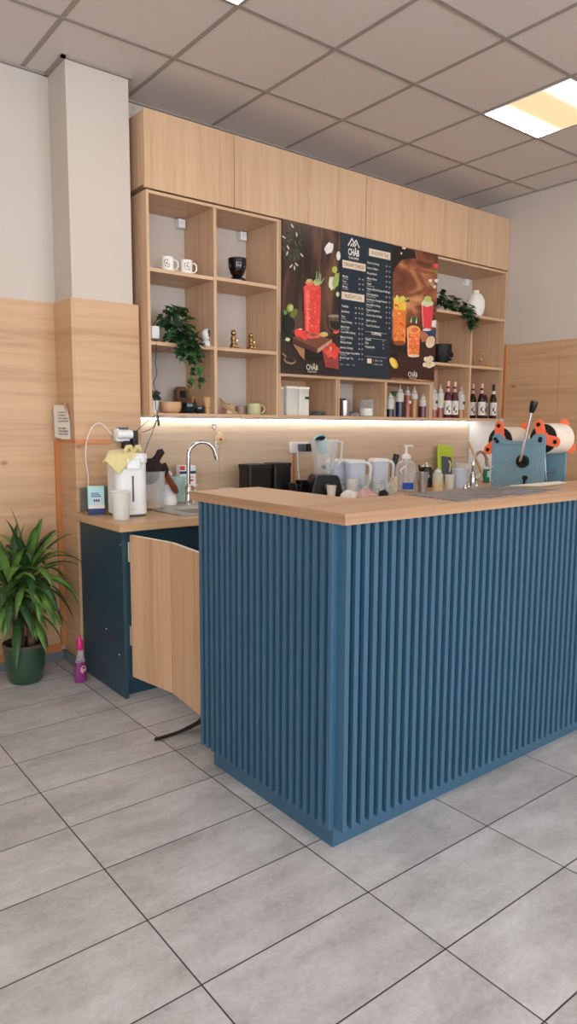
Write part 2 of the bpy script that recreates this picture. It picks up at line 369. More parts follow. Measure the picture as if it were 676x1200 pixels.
# oak cladding
CT = 2.143
bm = B()
box(bm, WL, PX0-.006, WB-.012, WB, .08, CT); struct('trim_1', bm, 'oak_h')
bm = B(); box(bm, PX0-.006, PX0+.008, PY-.012, WB-.012, .02, CT); box(bm, PX0+.008, .408, PY-.012, PY, .0, CT); struct('trim_2', bm, 'oak_h', bevel=.0015)
bm = B()
for a, b in ((-1.305, -.80), (-3.35, -1.308), (-5.4, -3.353), (-7.45, -5.403)): box(bm, WR-.012, WR, a, b, 0, CT+.01)
struct('trim_3', bm, 'oak_h')
# orange wooden strips
bm = B()
box(bm, PX0-.012, PX0-.006, PY-.02, WB-.012, 1.335, 1.357); box(bm, PX0-.012, .20, PY-.03, PY-.012, 1.328, 1.352)
box(bm, PX0-.034, PX0-.006, WB-.03, WB-.012, .09, 1.337)
struct('trim_4', bm, 'orange_wood')
bm = B(); box(bm, WR-.022, WR, -.80, -.776, 1.515, CT+.012); struct('trim_5', bm, 'orange_wood')
bm = B(); box(bm, WL, PX0-.034, WB-.03, WB-.012, .055, .10); struct('trim_6', bm, 'orange_wood')
bm = B(); box(bm, WL, PX0-.012, WB-.024, WB-.0, 0, .055); box(bm, PX0-.024, PX0-.006, PY-.012, WB-.024, 0, .06); struct('baseboard_left', bm, 'skirt')
# ceiling grid of white bars
bm = B(); MOD, GX, GY = .6136, -.137, -.411
for i in range(-7, 7):
    x = GX+i*MOD; box(bm, x-.012, x+.012, WF, WB, CZ-.004, CZ+.002)
for j in range(0, 15):
    y = GY-j*MOD; box(bm, WL, WR, y-.012, y+.012, CZ-.005, CZ+.002)
struct('trim_7', bm, 'tbar')
bm = B()   # wall angle round the pillar and along the walls
box(bm, WL, PX0, WB-.02, WB, CZ-.012, CZ); box(bm, PX0-.016, PX0+.008, PY-.02, WB, CZ-.012, CZ); box(bm, PX0-.016, PX1+.016, PY-.02, PY, CZ-.012, CZ)
box(bm, PX1, WR, WB-.016, WB, CZ-.012, CZ); box(bm, WR-.014, WR, WF, WB, CZ-.010, CZ)
struct('trim_8', bm, 'tbar')
# recessed ceiling lamps: tray, warm reflector, two bright tubes along x
def lamp_mat():
    m, nt, b = nodes('lamp_reflector'); N = nt.nodes; L = nt.links
    tc = N.new('ShaderNodeTexCoord'); sx = N.new('ShaderNodeSeparateXYZ'); L.new(tc.outputs['Object'], sx.inputs[0])
    ab = N.new('ShaderNodeMath'); ab.operation = 'ABSOLUTE'; L.new(sx.outputs[1], ab.inputs[0])
    rp = N.new('ShaderNodeValToRGB'); mr = N.new('ShaderNodeMapRange'); mr.inputs['From Max'].default_value = .29
    L.new(ab.outputs[0], mr.inputs['Value']); L.new(mr.outputs[0], rp.inputs['Fac']); e = rp.color_ramp.elements
    e[0].color = (*s2l((226, 196, 142)), 1); e[1].color = (*s2l((255, 250, 240)), 1); e[0].position = .3; e[1].position = .78
    st = N.new('ShaderNodeMapRange'); st.inputs['From Min'].default_value = .35; st.inputs['To Min'].default_value = .9; st.inputs['To Max'].default_value = LAMP
    st.interpolation_type = 'SMOOTHSTEP'
    L.new(mr.outputs[0], st.inputs['Value']); L.new(rp.outputs[0], b.inputs['Emission Color']); L.new(st.outputs[0], b.inputs['Emission Strength'])
    setin(b, Base_Color=(.8, .7, .5, 1), Roughness=.4); return m
LAMP = 19.0
M['lampr'] = lamp_mat()
first = None
lamps = [(4, 2), (0, 2), (4, 6), (0, 6), (-4, 6), (4, 10), (0, 10), (-4, 10), (-4, 2)]
names = {(4, 2): 'square recessed ceiling lamp above the bar at the right edge', (0, 2): 'recessed ceiling lamp at the top edge, only its corner in view'}
for k, (i, j) in enumerate(lamps):
    cx, cy = GX+(i+.5)*MOD, GY-(j+.5)*MOD
    lb = names.get((i, j), 'recessed ceiling lamp in the room behind the photographer')
    if first is None:
        first = thing('ceiling_lamp', lb, 'lamp', (cx, cy, CZ), group='recessed ceiling lamps')
        h = MOD/2-.012
        bm = B(); box(bm, -h+.004, h-.004, -h+.004, h-.004, -.008, -.004); obj('diffuser', bm, 'lampr', first)
        bm = B()
        for a in ((-h, h, -h, -h+.004), (-h, h, h-.004, h), (-h, -h+.004, -h, h), (h-.004, h, -h, h)): box(bm, *a, -.009, 0)
        obj('frame', bm, 'white', first)
    else: dup(first, (cx, cy, CZ), lb)

# ================================================================== OVERHEAD CUPBOARDS AND SHELVES
FY = -.77          # front plane of the shelving
for k, (x0, x1, w) in enumerate(((.413, 1.029, 'leftmost, beside the pillar'), (1.029, 2.164, 'second from the left, above the black planter shelf'),
                                 (2.164, 3.326, 'third from the left, above the menu board'), (3.326, 3.898, 'rightmost, against the right wall'))):
    t = thing('overhead_cupboard', 'oak overhead cupboard under the ceiling, ' + w, 'cupboard', (x0, WB, 2.808), group='oak overhead cupboards')
    W = x1-x0; D = WB-FY
    bm = B(); box(bm, 0.001, W-.001, -D+.020, -.002, 0, .405); obj('body', bm, 'oak_v', t, bevel=.001)
    bm = B(); box(bm, .002, W-.002, -D-.002, -D+.018, -.018, .412); obj('door', bm, 'oak_v', t, bevel=.0015)

def shelf_unit(label, x0, x1, z0, z1, dividers, shelves, backs, mats='oak_v'):
    t = thing('shelf_unit', label, 'shelf', (x0, WB, z0), group='open oak wall shelves')
    D = WB-FY; W = x1-x0; H = z1-z0; T = .018
    for x in (0, W-T): bm = B(); box(bm, x, x+T, -D, -.002, 0, H); obj('side_panel', bm, 'oak_v', t, bevel=.001)
    bm = B(); box(bm, T, W-T, -D, -.002, 0, T); obj('bottom_board', bm, 'oak_e', t, bevel=.001)
    bm = B(); box(bm, T, W-T, -D, -.002, H-T, H); obj('top_board', bm, 'oak_e', t, bevel=.001)
    for (xa, za, zb) in dividers:
        bm = B(); box(bm, xa-x0, xa-x0+.022, -D+.001, -.002, za-z0, zb-z0); obj('divider', bm, 'oak_v', t, bevel=.001)
    for (z, xa, xb) in shelves:
        bm = B(); box(bm, xa-x0, xb-x0, -D+.0015, -.002, z-z0, z-z0+.022); obj('shelf_board', bm, 'oak_e', t, bevel=.001)
    for (xa, xb, za, zb) in backs:
        bm = B(); box(bm, xa-x0, xb-x0, -.012, -.002, za-z0, zb-z0); obj('back_panel', bm, 'oak_v', t)
    return t
M['oak_e'] = wood('oak_boards', OL, OD, (1.6, 40, 40))
Z0, Z1 = 1.493, 2.780
u = shelf_unit('open oak shelf unit with six niches left of the posters', .422, 1.382, Z0, Z1, [(.876, Z0+.018, Z1-.018)],
           [(1.908, .440, .876), (2.329, .440, .876), (1.908, .898, 1.364), (2.335, .898, 1.364)], [])
for i, (px_, pz) in enumerate((((.81), 2.70), (1.29, 2.70))):
    bm = B(); box(bm, px_-.422, px_-.422+.05, .0-.05, -.004, pz-Z0, pz-Z0+.055); ball(bm, (px_-.422+.02, -.052, pz-Z0+.028), .010)
    obj('hanging_bracket', bm, 'white', u, bevel=.003)
shelf_unit('low oak niche row beneath the posters and menu board', 1.384, 2.934, Z0, 1.790, [(1.903, Z0+.018, 1.772), (1.917, Z0+.018, 1.772), (2.402, Z0+.018, 1.772)], [],
           [(1.40, 1.903, Z0+.018, 1.772), (2.424, 2.916, Z0+.018, 1.772)])
u = shelf_unit('open oak shelf unit right of the posters beside the right wall', 2.936, 3.888, Z0, Z1, [(3.414, Z0+.018, 2.353)],
           [(1.934, 2.954, 3.414), (1.934, 3.436, 3.870), (2.353, 2.954, 3.870)], [(2.954, 3.414, Z0+.018, 2.353), (3.436, 3.870, Z0+.018, 2.353)])
bm = B(); box(bm, .78, .83, -.05, -.004, 2.69-Z0, 2.75-Z0); obj('hanging_bracket', bm, 'white', u, bevel=.003)
# carcass behind the posters
bm = B(); box(bm, 1.384, 2.934, FY, WB-.002, 1.792, Z1); tag(obj('wall_cupboard', bm, 'oak_v'), 'closed oak carcass that carries the posters and the menu board', 'cupboard')
# LED strip
t = thing('led_strip', 'white LED strip glowing under the wall shelves', 'lamp', (.45, WB-.03, 1.492))
bm = B(); box(bm, 0, 3.42, -.018, .0, -.010, .0); obj('profile', bm, 'white', t)
bm = B(); box(bm, .004, 3.416, -.017, -.001, -.016, -.010); obj('diffuser', bm, 'led', t)
# backsplash
t = thing('backsplash', 'oak splashback panels between worktop and wall shelves', 'panel', (.41, WB, .94))
for a, b in ((.41, 1.128), (1.130, 2.946), (2.948, WR-.014)):
    bm = B(); box(bm, a-.41, b-.41, -.010, -.001, 0, .552); obj('panel', bm, 'oak_bs', t)
bm = B(); box(bm, WR-.012, WR-.001, -.775, WB-.012, .942, 1.515); tag(obj('splash_board', bm, 'white'), 'glossy white wall panel at the right end of the worktop', 'panel')
bm = B(); box(bm, .012, .40, PY-.022, PY-.012, .942, 1.078); tag(obj('upstand_panel', bm, 'metalgrey'), 'low grey splash plate on the pillar behind the water boiler', 'panel')

# ================================================================== POSTERS
PYF = FY-.020
def poster(label, x0, x1, z0, z1):
    t = thing('poster', label, 'poster', (x0, FY-.001, z0), group='printed boards on the shelving')
    return t
def Q(u, v, t): p = at(u, v, 1, PYF); return (p.x-t.location.x, p.z-t.location.z)
def tonum(n, c, r=.35, var=.12): 
    if n not in M: M[n] = pm(n, c, r, var=var, scale=25)
    return M[n]
class Print:
    "flat printed picture, built as thin inked shapes over its board"
    def __init__(s, t): s.t = t; s.bm = B(); s.mats = []; s.l = 0
    def mi(s, c):
        n = 'print_%d_%d_%d' % c; tonum(n, c)
        if n not in s.mats: s.mats.append(n)
        return s.mats.index(n)
    def poly(s, pts, c):
        s.l += 1; y = -(.0205+.00006*s.l); k = [Q(u, v, s.t) for u, v in pts]
        f = s.bm.faces.new([s.bm.verts.new((a, y, b)) for a, b in k]); f.material_index = s.mi(c)
    def ell(s, u, v, ru, rv, c, n=16, rot=0, wob=0):
        s.poly([(u+(ru*math.cos(a)*math.cos(rot)-rv*math.sin(a)*math.sin(rot))*(1+wob*math.sin(5*a)), v+(ru*math.cos(a)*math.sin(rot)+rv*math.sin(a)*math.cos(rot))*(1+wob*math.sin(5*a))) for a in [2*PI*i/n for i in range(n)]], c)
    def logo(s, u, v, size, c):
        s.l += 1; a, b = Q(u, v, s.t); mi = s.mi(c)
        text(s.bm, 'CHÂB', a, b, size, -(.021+.00006*s.l), mi, 'CENTER', .8, bold=.02)
        text(s.bm, 'TEA&COFFEE', a, b-size*.36, size*.30, -(.021+.00006*s.l), mi, 'CENTER', .95)
    def done(s): return obj('print', s.bm, s.mats, s.t)
def board(t, w, h, m): bm = B(); box(bm, 0, w, -.020, 0, 0, h); return obj('board', bm, m, t, bevel=.001)
RED, RED2, REDD = (224, 70, 62), (240, 112, 96), (180, 44, 42)
# left poster
t = poster('dark poster with one tall red iced drink and strawberries', 1.398, 1.904, 1.792, 2.782)
M['pbg1'] = poster_bg('poster_brown', (38, 25, 22), (64, 42, 33), (112, 76, 56), (11, 1, 2.2))
board(t, .506, .988, 'pbg1'); P = Print(t)
P.poly([(329, 389), (397, 394), (397, 441), (329, 436)], (44, 32, 28))
P.poly([(329.5, 362), (341, 361), (355, 366), (355, 388), (330, 389)], (88, 66, 50))
P.poly([(330, 366), (336, 366), (340, 373), (341, 392), (330, 395)], (24, 24, 20))
for i in range(46):
    a = random.uniform(0, 6.28); r = random.random()**.5; u_, v_ = 343+12*r*math.cos(a), 287+24*r*math.sin(a)*(.9)
    P.ell(u_, v_, 4.2, 1.0, random.choice([(60, 66, 46), (48, 56, 42), (84, 88, 68), (70, 74, 54)]), 6, random.uniform(.3, 2.8))
for u_, v_, a in ((332, 278, .6), (337, 290, 1.1), (336, 297, 1.9), (353, 299, .9), (344.5, 314, 1.6), (340.5, 312, 2.3), (347, 310, .8), (342, 265, 1), (347, 275, 1.5)): P.ell(u_, v_, 3, .9, (206, 202, 184), 7, a)
P.ell(385, 291, 5, 7, (226, 222, 212), 12, .4, .12); P.ell(396, 300, 2.5, 5.5, (222, 216, 206), 10, 0, .1)
P.ell(388, 332, 3.6, 8, (216, 218, 188), 12, 0, .1); P.ell(393, 329, 3.6, 10, (156, 174, 92), 12, .2, .2); P.ell(391.5, 316, 3.2, 4, (176, 190, 90), 9); P.ell(395, 345, 2, 3, (196, 200, 160), 8)
P.poly([(355, 337), (375.5, 339.5), (374, 393), (356.5, 391)], RED)
P.poly([(357, 338), (362, 338), (361, 390), (358.5, 390)], RED2)
P.ell(365, 337, 10.3, 3.6, (222, 84, 68)); P.ell(362, 331.5, 5, 3, RED2); P.ell(371, 331, 4.5, 4, (176, 186, 120)); P.ell(362, 329, 3.5, 2, (182, 186, 110))
for a, b, c_, d in ((369, 330, 370.2, 318), (371.5, 330, 373.5, 319), (374, 333, 379, 325.5), (373.5, 330, 375, 321)): P.poly([(a, b), (a+2, b), (c_+.7, d), (c_-.2, d)], (140, 156, 108))
for i in range(26): P.ell(random.uniform(357, 374), random.uniform(340, 388), random.uniform(.6, 1.8), random.uniform(.5, 1.6), random.choice([(240, 120, 100), (232, 92, 78), (246, 160, 140), (206, 52, 50)]), 6)
P.ell(343.5, 367.5, 3.6, 6, (110, 120, 50), 12, .5); P.ell(339, 361, 4.2, 5, (138, 150, 64), 12, .3); P.ell(340, 361, 2.6, 3.6, (186, 186, 116), 10, .3); P.ell(333.5, 366.5, 2, 2.8, (92, 160, 60), 8)
P.ell(338, 380, 7, 9, (26, 28, 22), 12)
P.poly([(341.5, 396), (356, 388), (388, 398), (371, 412)], (120, 70, 50)); P.poly([(341.5, 396), (371, 409), (371, 414), (341.5, 402)], (86, 48, 38)); P.poly([(371, 409), (388, 397.5), (388, 402), (371, 414)], (190, 148, 120))
P.poly([(342, 403), (356, 409), (356, 422), (351, 417)], (164, 116, 84)); P.poly([(356, 409), (371, 414.5), (383, 407), (383, 420), (371, 424), (356, 421)], (22, 16, 15))
P.ell(365.5, 393.5, 9.5, 3.4, (226, 96, 80)); P.ell(366, 392.5, 5, 1.8, (150, 90, 60), 10); P.ell(378.5, 392, 5, 3, (206, 180, 110), 10)
for u_, v_, r in ((348.5, 390, 4.6), (354, 392, 4.4), (356.5, 395.5, 3)): P.ell(u_, v_, r, r*1.1, RED, 12)
P.ell(393, 388, 4, 3.2, (224, 84, 72), 10, -.5); P.ell(351, 386, 2.4, 1, (230, 190, 160), 8)
P.poly([(383.5, 369), (396, 371), (396, 388), (389, 388), (384, 384)], (96, 74, 60)); P.poly([(385, 376), (396, 377), (396, 386), (390, 386), (386, 382)], (34, 28, 26)); P.ell(390, 370.5, 6.3, 1.8, (150, 134, 116))
P.poly([(376.5, 410), (396, 417), (396, 433), (380, 430)], (150, 62, 58)); P.ell(388, 414, 9.5, 6, (70, 28, 28), 14, .2)
for u_, v_, r in ((381.5, 411, 4), (388, 407, 4.8), (393, 411, 4.2), (385, 414.5, 4), (391, 416, 4)): P.ell(u_, v_, r, r*1.15, random.choice([RED, (212, 62, 56), (232, 90, 76)]), 12)
P.ell(386.5, 408.5, 1, 2.6, (216, 190, 120), 6); P.ell(336, 398, 3, 2.2, (196, 204, 160), 9, 0, .2)
P.ell(338.5, 422.5, 7.3, 4.4, (150, 116, 96), 14, .25); P.ell(338.8, 421.5, 6, 3.2, (38, 28, 26), 12, .25); P.ell(332, 416, 3.4, 1, (170, 124, 100), 8, .7)
P.logo(364.5, 433.5, .050, (222, 208, 192)); P.done()
# right poster
t = poster('brown poster with three fruit iced drinks and lemon', 2.440, 2.942, 1.796, 2.782)
M['pbg2'] = poster_bg('poster_copper', (88, 44, 28), (140, 78, 50), (206, 142, 96), (2.2, 1, 6), .5, 1.2)
board(t, .502, .986, 'pbg2'); P = Print(t)
P.poly([(456.5, 398), (511, 396), (508, 446), (456.5, 442)], (58, 32, 26))
for p_ in ([(459.5, 287), (485, 293), (488, 303), (478, 303), (470, 305), (459.5, 318)], [(459, 303), (466, 300), (462, 315), (459, 324)]): P.poly(p_, (34, 24, 20))
for u_, v_ in ((472, 290.5), (474, 291), (470, 297)): P.ell(u_, v_, 1.2, 1.4, (216, 220, 206), 7)
for u_, v_, c_ in ((509, 312, (206, 62, 58)), (511, 311, (220, 90, 80)), (504, 329, (226, 206, 190)), (506, 333, (180, 150, 120)), (509, 336, (210, 196, 180)), (510.5, 319, (110, 130, 60)), (511, 329, (226, 216, 206))): P.ell(u_, v_, 2.2, 2.2, c_, 8, 0, .15)
P.poly([(459, 372), (474, 380), (478, 393), (459, 390)], (150, 96, 62)); P.poly([(490, 386), (503, 392), (510, 398), (494, 401)], (176, 110, 76)); P.poly([(497, 387), (511, 387), (510, 395), (502, 394)], (44, 58, 92)); P.poly([(505, 376), (511, 375), (510.5, 384), (505, 383)], (214, 214, 206))
P.poly([(457, 400), (474, 406), (476, 414), (457, 411)], (30, 22, 22))
P.poly([(461, 352), (475.3, 353), (474.5, 402), (460.5, 400)], (232, 128, 56)); P.poly([(461, 352), (475.3, 353), (475, 364), (461, 362)], (232, 190, 70)); P.ell(467.5, 402, 7, 2.8, (150, 70, 40))
for i in range(34): P.ell(random.uniform(462, 474), random.uniform(356, 400), random.uniform(.7, 1.8), random.uniform(.6, 1.6), random.choice([(240, 160, 84), (222, 96, 44), (246, 188, 104), (196, 76, 38)]), 6)
P.ell(466, 351, 5.5, 3, (226, 200, 76), 10, 0, .12); P.ell(471, 350, 3.6, 3, (206, 196, 96), 9); P.poly([(463.5, 350), (465, 350), (465.6, 346), (463.8, 346)], (230, 216, 180)); P.ell(477, 352.5, 3, 1.7, (54, 84, 40), 9, 0, .2); P.poly([(474, 352), (476, 352), (478.5, 347.5)], (190, 196, 110))
P.poly([(493, 356), (507, 358), (505, 386), (494.5, 384)], (222, 66, 74)); P.poly([(493, 356), (495, 356), (496, 384), (494.5, 384)], (240, 120, 116)); P.ell(500, 355.5, 7.3, 4, (206, 208, 180), 12, 0, .08); P.ell(500.5, 350.5, 4.6, 3.6, (176, 190, 104), 10, 0, .2); P.ell(499.5, 386.5, 5, 1.6, (210, 206, 210))
P.poly([(476.2, 384), (491.5, 386), (490.5, 418), (477, 416)], (232, 118, 60)); P.poly([(476.2, 384), (478, 384), (478.5, 416), (477, 416)], (240, 176, 130)); P.ell(484, 417, 6.8, 1.8, (226, 196, 176)); P.ell(484, 386.5, 7.6, 5, (236, 164, 90)); P.ell(485, 386.5, 4.6, 3, (220, 108, 74), 10)
P.ell(484.5, 374.5, 7, 2.6, (44, 92, 46), 11, 0, .22); P.poly([(480, 378), (482, 378), (481.5, 371)], (226, 196, 170)); P.poly([(486, 379), (488, 379), (487.6, 371)], (226, 196, 170))
for i in range(18): P.ell(random.uniform(478, 489), random.uniform(392, 414), random.uniform(.7, 1.6), random.uniform(.6, 1.5), random.choice([(244, 150, 96), (222, 92, 50), (246, 176, 126)]), 6)
P.ell(503.5, 401, 5.4, 7.2, (222, 192, 158), 14, .35); P.ell(462, 416, 5, 3, (28, 24, 28), 10, 0, .1)
P.ell(460.5, 425.5, 4, 7.2, (226, 176, 50), 14, -.5); P.ell(459.2, 425, 2.8, 6, (240, 206, 104), 12, -.5)
for u_, v_, r in ((498.5, 421, 3), (503.5, 420.5, 3.6), (502, 427, 4.6), (497, 427.5, 2.8), (506, 427, 3)): P.ell(u_, v_, r, r, (226, 204, 172), 10, 0, .06)
P.ell(503, 426, 1.6, 1.6, (190, 180, 90), 7)
P.logo(482.5, 441.5, .050, (222, 208, 192)); P.done()
# menu board
t = thing('menu_board', 'dark blue menu board between the two drink posters', 'menu', (1.908, FY-.001, 1.794), group='printed boards on the shelving')
M['menubg'] = pm('menu_blue', (26, 42, 54), .35, var=.05, scale=4)
board(t, .528, .988, 'menubg')
bm = B(); yy = -.0215; W_, C_ = 0, 1
x0, z0 = 1.908, 1.794
def MP(u, v): p = at(u, v, 1, PYF); return p.x-x0, p.z-z0
a, b = MP(414, 299.6)
text(bm, 'CHÂB', a, b, .062, yy, W_, 'CENTER', .66, bold=.03); text(bm, 'TEA&COFFEE', a, b-.026, .0215, yy, W_, 'CENTER', .80, bold=.01)
zt = b+.060
def stroke(p, q, w):
    d = Vector((q[0]-p[0], q[1]-p[1])).normalized()*w; n = Vector((-d.y, d.x))
    f = bm.faces.new([bm.verts.new((k[0], yy, k[1])) for k in ((p[0]+n.x, p[1]+n.y), (q[0]+n.x, q[1]+n.y), (q[0]-n.x, q[1]-n.y), (p[0]-n.x, p[1]-n.y))]); f.material_index = W_
for p, q in (((-.055, 0), (-.018, .055)), ((-.018, .055), (.006, .020)), ((-.012, .0), (.022, .05)), ((.022, .05), (.055, 0)), ((.006, .0), (.026, .026)), ((-.03, .0), (-.014, .022))):
    stroke((a+p[0], zt+p[1]), (a+q[0], zt+q[1]), .0045)
def bar(u0, v0, u1, v1, s, hh=.026, sz=.034):
    (xa, za), (xb, zb) = MP(u0, v0), MP(u1, v1); zc = (za+zb)/2
    f = bm.faces.new([bm.verts.new((k[0], yy, k[1])) for k in ((xa, zc-hh), (xb, zc-hh), (xb, zc+hh), (xa, zc+hh))]); f.material_index = C_
    text(bm, s, (xa+xb)/2, zc-.012, sz, yy-.0006, 2, 'CENTER', .85)
bar(401, 308, 428, 315, 'CREAM CHEESE'); bar(400, 345, 426.5, 351, 'MLÉČNÝ ČAJ'); bar(432, 295, 457, 301, 'OVOCNÝ ČAJ')
def item(u, v, s, sub=None, cols=(), prices=None):
    xa, za = MP(u, v); text(bm, s, xa, za, .0205, yy, W_, 'LEFT', .92, bold=.012)
    if sub: text(bm, sub, xa, za-.013, .011, yy, W_, 'LEFT', .9)
    for k, cu in enumerate(cols):
        xb, zb = MP(cu, v+(cu-u)*.19); text(bm, prices[k] if prices else ('89', '99', '109')[k], xb, za, .0165, yy, W_, 'CENTER', .9)
for i, (n_, s_) in enumerate((('Matcha', 'cream cheese'), ('Taro', 'cream cheese'), ('Mango', 'cream cheese'))): item(401, 324.5+i*6, n_, s_, (421, 425))
for i, (n_, s_, c3) in enumerate((('Tradiční', None, 3), ('Jasmínový', None, 3), ('Taro', 'mléčný čaj', 3), ('Royal Oolong', None, 3), ('Black Pearl', 'hnědý cukr, tapioka', 2), ('Coco Milk Oolong', None, 2),
        ('Matcha Oolong', 'zelený čaj', 2), ('Matcha Vanilla', None, 2), ('Jasmine Oolong', None, 2), ('Brown Sugar Fresh Milk', 'čerstvé mléko', 2), ('Brown Sugar Tea', 'čaj', 2))):
    item(400-i*.22, 359.5+i*6.05, n_, s_, (416.5, 420.5, 424)[3-c3:])
for i, (n_, s_) in enumerate((('Passion Oolong', None), ('Lemon Yellow', None), ('Mango Mania', None), ('Melon Citrus', 'lesní ovoce'), ('Peach', 'zelený čaj, broskev'), ('Winter Melon Passion Oolong', 'maracuja'),
        ('Pink Grapefruit', 'růžový grep, zelený čaj'), ('Strawberry Orange Peach', 'jahoda, pomeranč'), ('Lime Mint Oolong', 'limetka, máta'), ('Passion Raspberry', 'malina'), ('Golden Pear Oolong', None), ('Peach Lychee', 'liči'), ('Fresh Fruit Season', None))):
    item(430-i*.12, 308.5+i*6.15, n_, s_, (452.5, 456) if i < 12 else (456,))
a, b = MP(440.5, 393); text(bm, 'TOPPING', a, b, .032, yy, W_, 'CENTER', .8, bold=.02)
for i, n_ in enumerate(('Tapioka', 'Želé', 'Popping balls')): item(427.5, 398.5+i*4.3, n_, None, (448.5,), ('15',))
(xa, za), (xb, zb) = MP(430, 420), MP(435, 426)
f = bm.faces.new([bm.verts.new((k[0], yy, k[1])) for k in ((xa, zb), (xb, zb), (xb, za), (xa, za))]); f.material_index = C_
for k, s_ in enumerate(('S  300 ml   89', 'L  500 ml  109')):
    text(bm, s_, xb+.016, za-.016-.028*k, .017, yy, W_)
a, b = MP(398.5, 427); text(bm, 'ledový         tapioka         horký', a, b-.002, .011, yy, W_)
for v_ in (388.5, 396, 417.5): 
    xa, za = MP(428, v_); box(bm, xa, xa+.22, yy-.0002, yy, za, za+.0015, W_)
M['menuw'] = pm('menu_white', (232, 226, 214), .5); M['menuc'] = pm('menu_cream', (226, 204, 178), .5)
obj('menu_print', bm, ['menuw', 'menuc', 'ink'], t)
#@@PART2
# ================================================================== BACK WORKTOP AND SINK CABINETS
BZ = .94
M['oak_topx'] = wood('oak_worktop_face', (207, 168, 128), (182, 142, 104), (1.4, 26, 40), rough=.33)
bm = B()   # L-shaped top with a cut-out for the sink, in strips
SX0, SX1, SY0, SY1 = .37, 1.17, -1.245, -.70
def flat(*r): box(bm, *r, .90, BZ)
prism(bm, [(-.04, -1.325), (SX0+.02, -1.325), (SX0+.02, PY-.014), (-.04, PY-.014)], 2, .90, BZ)
flat(SX0+.02, SX1-.02, -1.325, SY0+.02); flat(SX0+.02, SX1-.02, SY1-.02, PY-.014); flat(SX1-.02, WR-.014, -1.325, PY-.014); flat(.41, WR-.014, PY-.014, WB-.012)
bmesh.ops.remove_doubles(bm, verts=bm.verts[:], dist=1e-5)
t = thing('back_worktop', 'oak worktop with inset sink running along the back wall', 'worktop', (0, -.9, .90))
for v in bm.verts: v.co -= Vector((0, -.9, .90))
obj('top', bm, 'oak_topx', t, bevel=.0015)
# corner sink cabinet with a folding door standing open
t = thing('sink_cabinet', 'petrol blue sink cabinet with a folding oak door standing open', 'cabinet', (0, -.9, 0))
bm = B(); box(bm, -.002, .018, -.365, .19, 0, .898); obj('side_panel', bm, 'petrol', t, bevel=.001)
bm = B(); box(bm, .018, .046, -.362, -.342, .10, .898); obj('face_frame', bm, 'petrol', t, bevel=.001)
bm = B(); box(bm, .018, .98, .15, .165, .10, .898); box(bm, .018, .98, -.34, .15, .10, .118); box(bm, .96, .98, -.362, .15, .10, .898); obj('carcass', bm, 'petrol', t)
bm = B(); box(bm, .046, .96, -.363, -.345, .64, .896); obj('fascia', bm, 'petrol', t, bevel=.001)
bm = B(); box(bm, .018, .98, -.315, -.300, 0, .10); obj('toe_kick', bm, 'petrol', t)
def leaf_panel(p, q, name, parent, z0, z1, th=.018):
    d = Vector((q[0]-p[0], q[1]-p[1], 0)); L_ = d.length; d.normalize(); n = Vector((-d.y, d.x, 0))
    mt = Matrix(((d.x, n.x, 0, p[0]), (d.y, n.y, 0, p[1]), (0, 0, 1, 0), (0, 0, 0, 1)))
    bm = B(); box(bm, 0, L_, -.0008, th+.0008, z0+.001, z1-.001, mat=mt); o = obj(name, bm, 'oak_door', parent)
    bm = B(); box(bm, 0.0005, L_-.0005, 0, th, z0, z1, mat=mt); obj('edge_band', bm, 'whitem', o)
    return o
d1 = leaf_panel((.032, -.385), (.085, -.715), 'door', t, .122, .876)
d2 = leaf_panel((.086, -.718), (.040, -1.150), 'door', t, .122, .876)
for z in (.735, .29):
    bm = B(); box(bm, .022, .034, -.384, -.362, z, z+.105); obj('hinge', bm, 'steel', t, bevel=.002)
for y, z in ((-.30, .225), (-.14, .33), (-.35, .825)): bm = B(); ball(bm, (-.003, y, z), .004, seg=8); obj('screw', bm, 'steel', t)
k = 0
for x0, x1 in ((1.0, 1.9), (1.9, 2.9), (2.9, 3.88)):
    t = thing('base_cabinet', ('petrol blue base cabinet under the worktop beside the sink cabinet', 'petrol blue base cabinet under the middle of the back worktop', 'petrol blue base cabinet under the right end of the back worktop')[k], 'cabinet', (x0, -.9, 0), group='base cabinets behind the bar'); k += 1
    W = x1-x0
    bm = B(); box(bm, 0.001, W-.001, -.34, .48, .10, .898); obj('body', bm, 'petrol', t)
    bm = B(); box(bm, 0.004, W/2-.002, -.36, -.342, .10, .896); obj('door', bm, 'oak_door', t, bevel=.001)
    bm = B(); box(bm, W/2+.002, W-.004, -.36, -.342, .10, .896); obj('door', bm, 'oak_door', t, bevel=.001)
    bm = B(); box(bm, 0, W, -.315, -.30, 0, .10); obj('toe_kick', bm, 'petrol', t)
# sink
t = thing('sink', 'grey inset kitchen sink with drainer in the back worktop', 'sink', (.77, -.97, BZ))
bm = B(); cx, cy = .77, -.97
ox0, ox1, oy0, oy1 = SX0-cx, SX1-cx, SY0-cy, SY1-cy
bx0, bx1, by0, by1 = -.30, .12, -.215, .13
out = rrect(ox0, ox1, oy0, oy1, .03); inn = rrect(bx0, bx1, by0, by1, .06); lip = rrect(bx0+.012, bx1-.012, by0+.012, by1-.012, .055)
def ring(pts, z): return [bm.verts.new((a, b, z)) for a, b in pts]
def bridge(a, b):
    n = len(a)
    for i in range(n): bm.faces.new((a[i], a[(i+1) % n], b[(i+1) % n], b[i]))
r0 = ring(out, .0005); r1 = ring(out, .006); r1b = ring([(a*.985, b*.975) for a, b in out], .008); r2 = ring(inn, .005); r3 = ring(lip, -.01); r4 = ring([(a*.94+(bx0+bx1)/2*.06, b*.94) for a, b in lip], -.165)
for a, b in ((r0, r1), (r1, r1b), (r1b, r2), (r2, r3), (r3, r4)): bridge(a, b)
bm.faces.new(r4)
for i in range(6): box(bm, .17, .37, -.17+i*.055, -.16+i*.055, .004, .0085)
